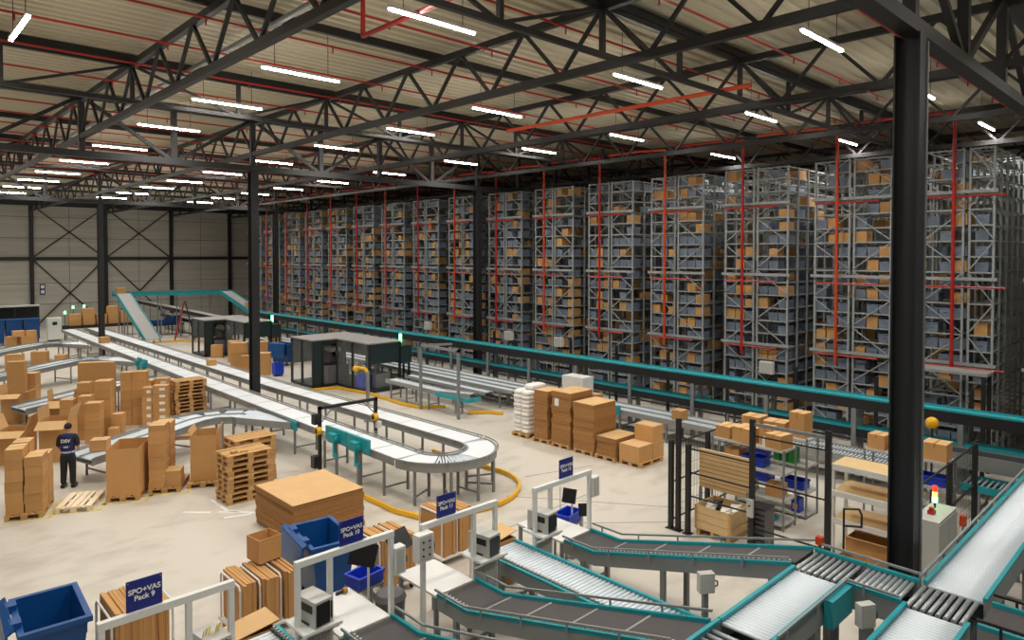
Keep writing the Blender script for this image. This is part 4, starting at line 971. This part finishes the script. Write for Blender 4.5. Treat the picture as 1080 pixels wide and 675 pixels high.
CT = [((15.95,8.75,1.9),(.5,.4,.3),'at the left end on top of the first shelf'),((15.9,8.2,1.9),(.55,.5,.36),'second from left on top of the first shelf'),((16.05,7.75,1.9),(.4,.3,.42),'third from left on top of the first shelf'),((15.9,7.4,1.9),(.5,.42,.34),'at the right end on top of the first shelf'),
 ((17.05,8.6,1.95),(.5,.5,.34),'at the left end on top of the second shelf'),((17.05,8.0,1.95),(.5,.55,.3),'in the middle on top of the second shelf'),((17.1,7.4,1.95),(.4,.4,.62),'tall at the right end on top of the second shelf'),
 ((18.3,5.95,1.72),(.45,.4,.36),'left on the back shelf by the right fence'),((18.3,5.45,1.72),(.42,.38,.32),'middle on the back shelf by the right fence'),((18.3,4.7,1.72),(.5,.5,.4),'right on the back shelf by the right fence'),
 ((16.0,8.6,.71),(.4,.5,.35),'on the middle board of the first shelf'),((16.0,7.5,.71),(.35,.4,.3),'right on the middle board of the first shelf'),((16.0,8.55,1.35),(.4,.4,.3),'on the upper board of the first shelf')]
for l, s, w in CT: carton(l, s, R(rnd.uniform(-8,8)), 'brown carton %s' % w, 'shelf cartons')
tag(MB().box(15.7,15.95,7.62,7.72,1.9,2.12).build('white_box', M['paper']), 'small white box on top of the first shelf', 'box')
for k in range(9): 
    o = MB().box(-.15,.15,-.08,.08,0,.12).build('green_pack', M['greenp']); o.location = (16.95,7.5+.19*(k%3),1.3+.125*(k//3)); tag(o, 'green pack on the second shelf, %s from lower left' % ORD[k], 'pack', 'green packs')
blue_tote((17.05,8.5,1.3),R(90),'blue tote on the upper board of the second shelf'); blue_tote((17.05,7.5,.65),R(90),'blue tote on the middle board of the second shelf'); blue_tote((17.05,8.4,.65),R(90),'blue tote left on the middle board of the second shelf')
blue_tote((15.95,8.0,1.35),R(90),'blue tote on the upper board of the first shelf'); blue_tote((18.3,5.4,1.1),R(90),'blue tote on the middle board of the back shelf'); blue_tote((18.3,4.75,1.1),R(90),'blue tote right on the middle board of the back shelf')
t = thing('jerrycan', 'blue jerrycan at the bottom of the second shelf', 'can', (16.95,7.4,.1)); MB().box(-.14,.14,-.1,.1,0,.34).build('body', M['rblue'], t); MB().tube([(-.1,0,.34),(-.06,0,.42),(.06,0,.42),(.1,0,.34)],.015).build('handle', M['rblue'], t); MB().box(-.142,-.14,-.06,.06,.08,.22).build('yellow_label', M['yellow'], t)
for k in range(4):
    o = MB().tube([(0,0,0),(0,.03,.22),(0,.13,.26),(0,.16,0)],.018,6).build('spring_coil', M['steel']); o.location = (15.85+.08*k,8.0,.71); tag(o, 'grey bent tube on the first shelf, %s of four' % ORD[k], 'part', 'bent tubes')
tag(MB().obox((15.8,7.4,.2),(15.95,8.5,.26),.22,.1).build('teal_part', M['teal']), 'teal machine part on the lowest board of the first shelf', 'part')
# bench
t = thing('gravity_bench', 'pale wood topped bench with two sloping trays beside the column', 'bench', (15.72,5.22,0))
w, d = .4, .74
MB().box(-w,w,-d,d,1.9,1.95).build('bench_top', M['ply'], t); MB().box(-w-.02,-w,-d,d,1.84,1.96).build('edge_strip', M['white'], t)
for x in (-w+.04,w-.04):
    for y in (-d+.04,d-.04): MB().box(x-.03,x+.03,y-.03,y+.03,0,1.9).build('leg', M['white'], t)
for z in (1.32,.72):
    MB().obox((-w-.05,0,z),(w,0,z+.1),2*d-.1,.03).build('tray', M['ply'], t); MB().box(-w-.09,-w-.05,-d+.05,d-.05,z-.03,z+.09).build('tray_lip', M['white'], t)
open_box((15.6,5.2,0), (.5,.9,.42), 0, 'brown carton lying open under the pale bench', (1,1,0,0), up=(30,50,0,0), fl=.2)
open_box((14.6,5.1,0), (.45,.7,.38), R(-8), 'open wooden coloured tray box on the floor before the bench', (0,0,0,0))
t = thing('hand_rail', 'bent black handrail loop beside the thick post by the bench', 'rail', (14.7,5.45,0)); MB().tube([(0,0,0),(0,0,1.25),(.05,-.28,1.3),(.05,-.33,1.2),(.05,-.33,.95),(0,0,.9)],.022).build('tube', M['dark'], t); MB().box(-.08,.08,-.08,.08,0,.02).build('foot', M['dark'], t)
# grey cabinet
t = thing('control_cabinet', 'pale grey control cabinet right of the big column', 'cabinet', (14.05,3.62,0))
MB().box(-.55,.55,-.2,.2,.1,1.85).build('body', M['printer'], t); MB().box(-.53,-.01,-.212,-.2,.15,1.8).build('door', M['printer'], t); MB().box(.01,.53,-.212,-.2,.15,1.8).build('door', M['printer'], t); MB().box(-.53,.53,-.19,.19,0,.1).build('plinth', M['dark'], t); MB().box(-.06,-.03,-.23,-.212,.95,1.1).build('handle', M['black'], t)
t = thing('signal_tower', 'small signal tower with red and green lamps on the grey cabinet', 'signal lamp', (14.3,3.7,1.85))
MB().cyl((0,0,0),(0,0,.1),.02,8).build('stem', M['black'], t); MB().cyl((0,0,.1),(0,0,.2),.045,12).build('green_lamp', M['green'], t); MB().cyl((0,0,.2),(0,0,.3),.045,12).build('amber_lamp', M['amber'], t); MB().cyl((0,0,.3),(0,0,.4),.045,12).build('red_lamp', M['redlamp'], t)
tag(MB().box(13.85,14.0,3.6,3.7,1.85,1.92).box(13.87,13.98,3.62,3.68,1.92,1.97).build('red_switch', M['red']), 'small red switch unit on top of the grey cabinet', 'switch')
t = thing('orange_post', 'thin pale post with an orange head right of the grey cabinet', 'post', (15.6,3.55,0)); MB().cyl((0,0,0),(0,0,1.2),.02,8).build('post', M['steel'], t); MB().box(-.06,.06,-.05,.05,1.2,1.4).build('head', M['orange'], t)
t = thing('yellow_ball', 'yellow ball shaped lamp on a pole right of the big column', 'lamp', (19.5,5.13,0)); MB().cyl((0,0,0),(0,0,2.16),.025,8).build('pole', M['dark'], t); MB().ball((0,0,2.28),.15,18).build('ball', M['yellow'], t, smooth=True)
conveyor('roller_conveyor', 'grey roller conveyor right of the fence below the teal line', [(20.3,4.6,.8),(20.3,1.5,.8)], .9, 'rollers', railm='teal', bedm='droller', pitch=.12, depth=.15, legs=[.4,2.0])
conveyor('belt_conveyor', 'grey sided belt conveyor between the fence and teal line', [(20.85,6.2,1.35),(21.1,-1,1.35)], .7, 'belt', railm='steel', bedm='gap', depth=.35, legs=[.5,3,5])

# ------------------------------------------------------------------ racks
XR = 25.0; RT = 9.75; LV = 20; LH = RT/LV; PITCH = 3.51; RW = 2.5
bays = [(0,1.17),(1.33,2.5)]
NX = 6; DX = .85
def make_rack(bays):
    t = thing('storage_rack', '', 'rack')
    um = MB().box(-.03,.03,-.032,.032,0,RT+.05).mesh('upright', M['rack'])
    for i in range(NX+1):
        for b0, b1 in bays:
            for y in (b0, b1): link('upright', um, t, (i*DX, -y, 0))
    sms = []
    for b0, b1 in bays:
        W = b1-b0; sm = MB().box(-.03,.03,0,W,-.045,0).box(.05,NX*DX,0,.04,-.04,0).box(.05,NX*DX,W-.04,W,-.04,0)
        for i in range(1, NX+1): sm.box(i*DX-.02,i*DX+.02,0,W,-.04,0)
        sm.box(.02,.6,W*.2,W*.2+.05,-.02,0).box(.02,.6,W*.48,W*.48+.05,-.02,0).box(.02,.6,W*.75,W*.75+.05,-.02,0)
        sms.append(sm.mesh('shelf_frame', M['rack']))
    for k in range(LV+1):
        for (b0, b1), sm in zip(bays, sms): link('shelf_frame', sm, t, (0, -b1, .12+k*LH if k < LV else RT+.04))
    dms = []
    for b0, b1 in bays:
        W = b1-b0; dms.append([MB().obox((-.055,p,.05),(-.055,q,LH*2-.05),.035,.02,up=(1,0,0)).mesh('diagonal_brace', M['rack']) for p, q in ((0,W),(W,0))])
    for k in range(LV//2):
        for j, (b0, b1) in enumerate(bays): link('diagonal_brace', dms[j][(k+j) % 2], t, (0, -b1, .12+k*2*LH))
    bm_ = MB().box(-.13,-.07,-bays[1][1]-.12,.12,0,.1).mesh('front_beam', M['rack'])
    for z in (3.05,5.7,8.4): link('front_beam', bm_, t, (0,0,z))
    return t
NR = 16
rack0 = make_rack([(0,1.05),(1.22,1.85)]); rack1 = None
tower_y = [6.85+PITCH*k for k in range(NR)]
for k, y in enumerate(tower_y):
    lab = 'tall grey high bay rack tower, %s from the right' % ORD[k]
    if k == 0: rack0.location = (XR, y, 0); rack0['label'] = lab; rack0['group'] = 'high bay rack towers'
    elif k == 1:
        rack1 = make_rack(bays); rack1.location = (XR, y, 0); rack1['label'] = lab; rack1['group'] = 'high bay rack towers'
    else: copy_tree(rack1, (XR, y, 0), 0, lab)
    # sprinkler riser
    t = thing('sprinkler_riser', 'red sprinkler riser with cross arms before the %s rack from right' % ORD[k], 'pipe', (XR-.3, y-.85, 2.7), 0, 'rack sprinkler risers')
    MB().cyl((0,0,0),(0,0,8.2),.055,8).build('riser_pipe', M['orange' if k % 2 else 'red'], t)
    MB().tube([(0,0,8.2),(-.1,1.2,8.25),(-.1,2.9,8.25)],.05,8).build('branch_pipe', M['orange' if k % 2 else 'red'], t)
    MB().box(.0,.24,-.03,.03,.28,.32).box(.0,.24,-.03,.03,5.58,5.62).build('rack_bracket', M['steel'], t)
    for z in (.3,2.8,5.6): MB().cyl((.02,-1.35,z),(.02,.75,z),.035,6).build('cross_arm', M['red'], t)
copy_tree(rack1, (XR, 4.12, 0), 0, 'tall grey high bay rack tower cut by the right photo edge')
# white wall boxes on rack fronts
for k in (2,5,6,8):
    t = thing('junction_cabinet', 'small white box low on the front of the %s rack' % ORD[k], 'cabinet', (XR-.35, tower_y[k]-1.9, 2.05), 0, 'rack junction boxes')
    MB().box(-.1,.1,-.25,.25,0,.45).build('housing', M['white'], t); MB().box(-.11,-.1,-.22,.22,.03,.42).build('door', M['printer'], t); MB().box(-.02,.02,-.02,.02,-2.05,0).build('post', M['dark'], t)
def tote_mesh():
    m = MB(); w, d, h = .185, .27, .30
    def ring(z, f, e=0): return [(-d+f+e,-w+f+e,z),(d-f-e,-w+f+e,z),(d-f-e,w-f-e,z),(-d+f+e,w-f-e,z)]
    vs = ring(0,.02)+ring(h,0)+ring(h,0,.012)+ring(.012,.02,.012)
    fs = [(3,2,1,0)]+[(i,(i+1)%4,4+(i+1)%4,4+i) for i in range(4)]+[(4+i,4+(i+1)%4,8+(i+1)%4,8+i) for i in range(4)]+[(8+i,8+(i+1)%4,12+(i+1)%4,12+i) for i in range(4)]+[(12,13,14,15)]
    m.add(vs, fs); m.box(-d-.012,-d,-w,w,h-.035,h).box(-d-.012,-d+.001,-.07,.07,h*.55,h*.68); return m
def cart_mesh(w, h):
    d = .27; m = MB().box(-d,d,-w,w,0,h-.005).box(-d,d,-w,-.003,h-.004,h).box(-d,d,.003,w,h-.004,h).box(-d-.002,-d,-.02,.02,h*.6,h); return m
TM = tote_mesh(); CM = [cart_mesh(.16,.28), cart_mesh(.187,.33), cart_mesh(.175,.36)]
tote_me = TM.mesh('storage_tote', M['tote']); cart_me = [c.mesh('rack_carton', M['card']) for c in CM]
spots = []
rr = random.Random(21)
for k, y in enumerate(tower_y):
    for L in range(LV):
        z = .12+L*LH
        if z < .5: continue
        for b, (b0, b1) in enumerate(bays):
            for c in range(3):
                if k == 0 and b == 1 and c: continue
                yy = y-b0-.2-c*.385 if not (k == 0 and b == 1) else y-1.535
                u = rr.random(); low = .92 if z < 6.5 else .62
                if b == 0 and c == 0 and z > 5: low = .3
                kind = 't' if u < .54*low else ('c' if u < .54*low+.22*min(1,low*1.2) else None)
                if kind: spots.append((k, L, b, c, yy, z, kind, rr.randrange(3)))
def key(s): return (XR)**2+s[4]**2+(s[5]-H)**2
tot = sorted([s for s in spots if s[6] == 't' and s[5] > 1.4], key=key); car = sorted([s for s in spots if s[6] == 'c' and s[5] > 1.4], key=key)
NT, NC = 300, 170
posn = ['left','middle','right']; bayn = ['left','right']
ind = set()
for s in tot[:NT]:
    k, L, b, c, yy, z, _, q = s; ind.add(s)
    o = link('storage_tote', tote_me, None, (XR+.33, yy, z))
    tag(o, '%s grey tote, %s shelf from top, %s bay, %s rack from right' % (posn[c], ORD[LV-1-L], bayn[b], ORD[k]), 'tote', 'grey totes in the racks')
for s in car[:NC]:
    k, L, b, c, yy, z, _, q = s; ind.add(s)
    o = link('rack_carton', cart_me[q], None, (XR+.33, yy, z))
    tag(o, '%s brown carton, %s shelf from top, %s bay, %s rack from right' % (posn[c], ORD[LV-1-L], bayn[b], ORD[k]), 'box', 'brown cartons in the racks')
ts, cs = MB(), MB()
def put(mb, src, x, y, z): mb.add([(a+x, b+y, c+z) for a, b, c in src.v], src.f)
for s in spots:
    if s in ind: continue
    if s[6] == 't': put(ts, TM, XR+.33, s[4], s[5])
    else: put(cs, CM[s[7]], XR+.33, s[4], s[5])
for k, y in enumerate(tower_y+[4.12]):     # deeper positions, seen along the aisles
    for L in range(1, LV):
        for i in range(0 if k == NR else 1, 6 if k < 4 or k == NR else 4):
            for b, (b0, b1) in enumerate(bays):
                for c in range(3):
                    if k > 0 and b == 0 and c < 2: continue
                    if k == 0 and b == 1: continue
                    if rr.random() < (.35 if L < 12 else .75): continue
                    u = rr.random(); yy = y-b0-.2-c*.385; z = .12+L*LH; x = XR+.43+i*DX
                    if u < .62: put(ts, TM, x, yy, z)
                    elif u < .85: put(cs, CM[rr.randrange(3)], x, yy, z)
o = ts.build('storage_totes', M['tote']); tag(o, 'the many remaining grey totes deeper and farther along the racks', 'totes'); o['kind'] = 'stuff'
o = cs.build('rack_cartons', M['card']); tag(o, 'the many remaining brown cartons deeper and farther along the racks', 'boxes'); o['kind'] = 'stuff'
# scaffold like front frame under the first rack
t = thing('rack_gantry', 'low grey topped service gantry at the foot of the rightmost rack', 'gantry', (XR-1.2,7.0,0))
MB().box(-.3,.5,-2.2,.2,2.97,3.05).build('platform', M['seam'], t)
for x in (-.25,.45):
    for y in (-2.1,.1): MB().box(x-.05,x+.05,y-.05,y+.05,0,2.95).build('post', M['dark'], t)
# black guard posts below the teal line
for k in range(9):
    fpost(23.6, 5.2+2.6*k, 2.6, 'black guard post between teal line and racks, %s from the right' % ORD[k])
tag(MB().obox((23.6,5,.9),(23.6,27,.9),.04,.05).build('guard_rail', M['dark']), 'black horizontal guard rail below the teal line, upper', 'rail')
tag(MB().obox((23.6,5,.45),(23.6,27,.45),.04,.05).build('guard_rail', M['dark']), 'black horizontal guard rail below the teal line, lower', 'rail')

# ------------------------------------------------------------------ worker
def skin_obj(name, joints, edges, mat, parent, sub=2):
    me = bpy.data.meshes.new(name); me.from_pydata([j[:3] for j in joints], edges, []); me.materials.append(mat)
    o = link(name, me, parent)
    md = o.modifiers.new('skin', 'SKIN'); md.use_smooth_shade = True
    lay = me.skin_vertices[0] if me.skin_vertices else None
    if lay is None:
        import bmesh
        bm = bmesh.new(); bm.from_mesh(me); l = bm.verts.layers.skin.verify(); bm.to_mesh(me); bm.free(); lay = me.skin_vertices[0]
    for i, j in enumerate(joints):
        r = j[3]; lay.data[i].radius = (r, j[4] if len(j) > 4 else r); lay.data[i].use_root = (i == 0)
    s = o.modifiers.new('sub', 'SUBSURF'); s.levels = sub; s.render_levels = sub
    return o
wk = thing('person', 'worker in a navy vest and dark trousers seen from behind at the spur end', 'person', (4.22,22.35,0), R(46.3-90+14))
J = [(0,0,.95,.13,.11),(0,0,1.15,.125,.10),(0,.02,1.35,.15,.11),(0,.03,1.47,.09,.08),(0,.04,1.54,.05,.05),(0,.055,1.62,.075,.085),(0,.06,1.70,.08,.09),(0,.06,1.76,.05,.06)]
Ed = [(0,1),(1,2),(2,3),(3,4),(4,5),(5,6),(6,7)]
def chain(root, pts):
    p = root
    for q in pts: J.append(q); Ed.append((p, len(J)-1)); p = len(J)-1
    return p
for s in (-1, 1):
    chain(0, [(s*.10,0,.88,.09),(s*.11,.02,.5,.06),(s*.12,-.01,.1,.04),(s*.13,.07,.045,.035),(s*.135,.15,.03,.028)])
    w = chain(3, [(s*.19,.02,1.44,.06),(s*.245,.02,1.14,.043),(s*.22,.24,1.0,.03),(s*.215,.31,.98,.032)])
    for f, (dx, L) in enumerate(((-.03,.055),(-.01,.065),(.01,.06),(.028,.045))):
        chain(w, [(s*.215+dx,.35,.975,.010),(s*.215+dx,.35+L*.6,.965,.009),(s*.215+dx,.35+L,.945,.008)])
    chain(w, [(s*.215-s*.045,.32,.965,.011),(s*.215-s*.06,.355,.95,.009)])
body = skin_obj('body', J, Ed, M['skin'], wk)
m = MB().ball((0,.045,1.715),.098,16,.95); m.v = [v for v in m.v]; m.build('hair', M['hair'], wk, smooth=True)
tr = [(0,0,1.02,.165,.14),(0,0,.9,.165,.14)]; te = [(0,1)]
for s in (-1, 1):
    i = len(tr); tr += [(s*.10,0,.82,.115),(s*.11,.02,.5,.09),(s*.12,-.005,.08,.075)]; te += [(1,i),(i,i+1),(i+1,i+2)]
skin_obj('trousers', tr, te, M['trousers'], wk)
for s in (-1, 1): MB().box(s*.13-.05,s*.13+.05,-.07,.2,0,.09,.01,.01).build('shoe', M['black'], wk)
skin_obj('vest', [(0,0,.88,.19,.16),(0,0,.98,.19,.16),(0,0,1.15,.185,.155),(0,.015,1.36,.215,.16),(0,.02,1.47,.215,.15),(0,.03,1.54,.11,.10)], [(0,1),(1,2),(2,3),(3,4),(4,5)], M['vest'], wk)
for s in (-1, 1): skin_obj('shirt_sleeve', [(s*.10,.02,1.48,.085),(s*.20,.02,1.42,.09),(s*.245,.02,1.14,.065)], [(0,1),(1,2)], M['trousers'], wk)
for z, r in ((1.02,.178),(1.17,.172)):
    m = MB(); n = 24
    vs = []
    for zz in (z-.025, z+.025):
        for i in range(n): a = 2*math.pi*i/n; vs.append((math.cos(a)*r, math.sin(a)*(r-.03), zz))
    m.add(vs, [(i,(i+1)%n,n+(i+1)%n,n+i) for i in range(n)]); m.build('reflective_band', M['reflect'], wk)
text_mesh('DSV', .13, 'vest_lettering', M['paper'], wk, (0,-.158,1.34), (R(90),0,0), .004)
carton((5.1,22.72,.82), (.45,.38,.32), R(-30), 'carton on the spur conveyor just right of the worker')

# ------------------------------------------------------------------ camera, light, render
cam = bpy.data.cameras.new('camera'); co = bpy.data.objects.new('camera', cam); COL.objects.link(co); scene.camera = co
co.location = (0, 0, H); co.rotation_euler = (R(90-1.4), 0, R(46.29-90))
cam.sensor_width = 36; cam.lens = 725.8/1080*36; cam.shift_y = -(337.5-(268.7+725.8*math.tan(R(1.4))))/1080
cam.clip_end = 300; cam.clip_start = .1
w = bpy.data.worlds.new('world'); scene.world = w; w.use_nodes = True
w.node_tree.nodes['Background'].inputs['Color'].default_value = (1,.95,.88,1); w.node_tree.nodes['Background'].inputs['Strength'].default_value = .12
scene.view_settings.view_transform = 'Standard'; scene.view_settings.look = 'None'; scene.view_settings.exposure = .08; scene.view_settings.gamma = 1
scene.view_settings.use_curve_mapping = False
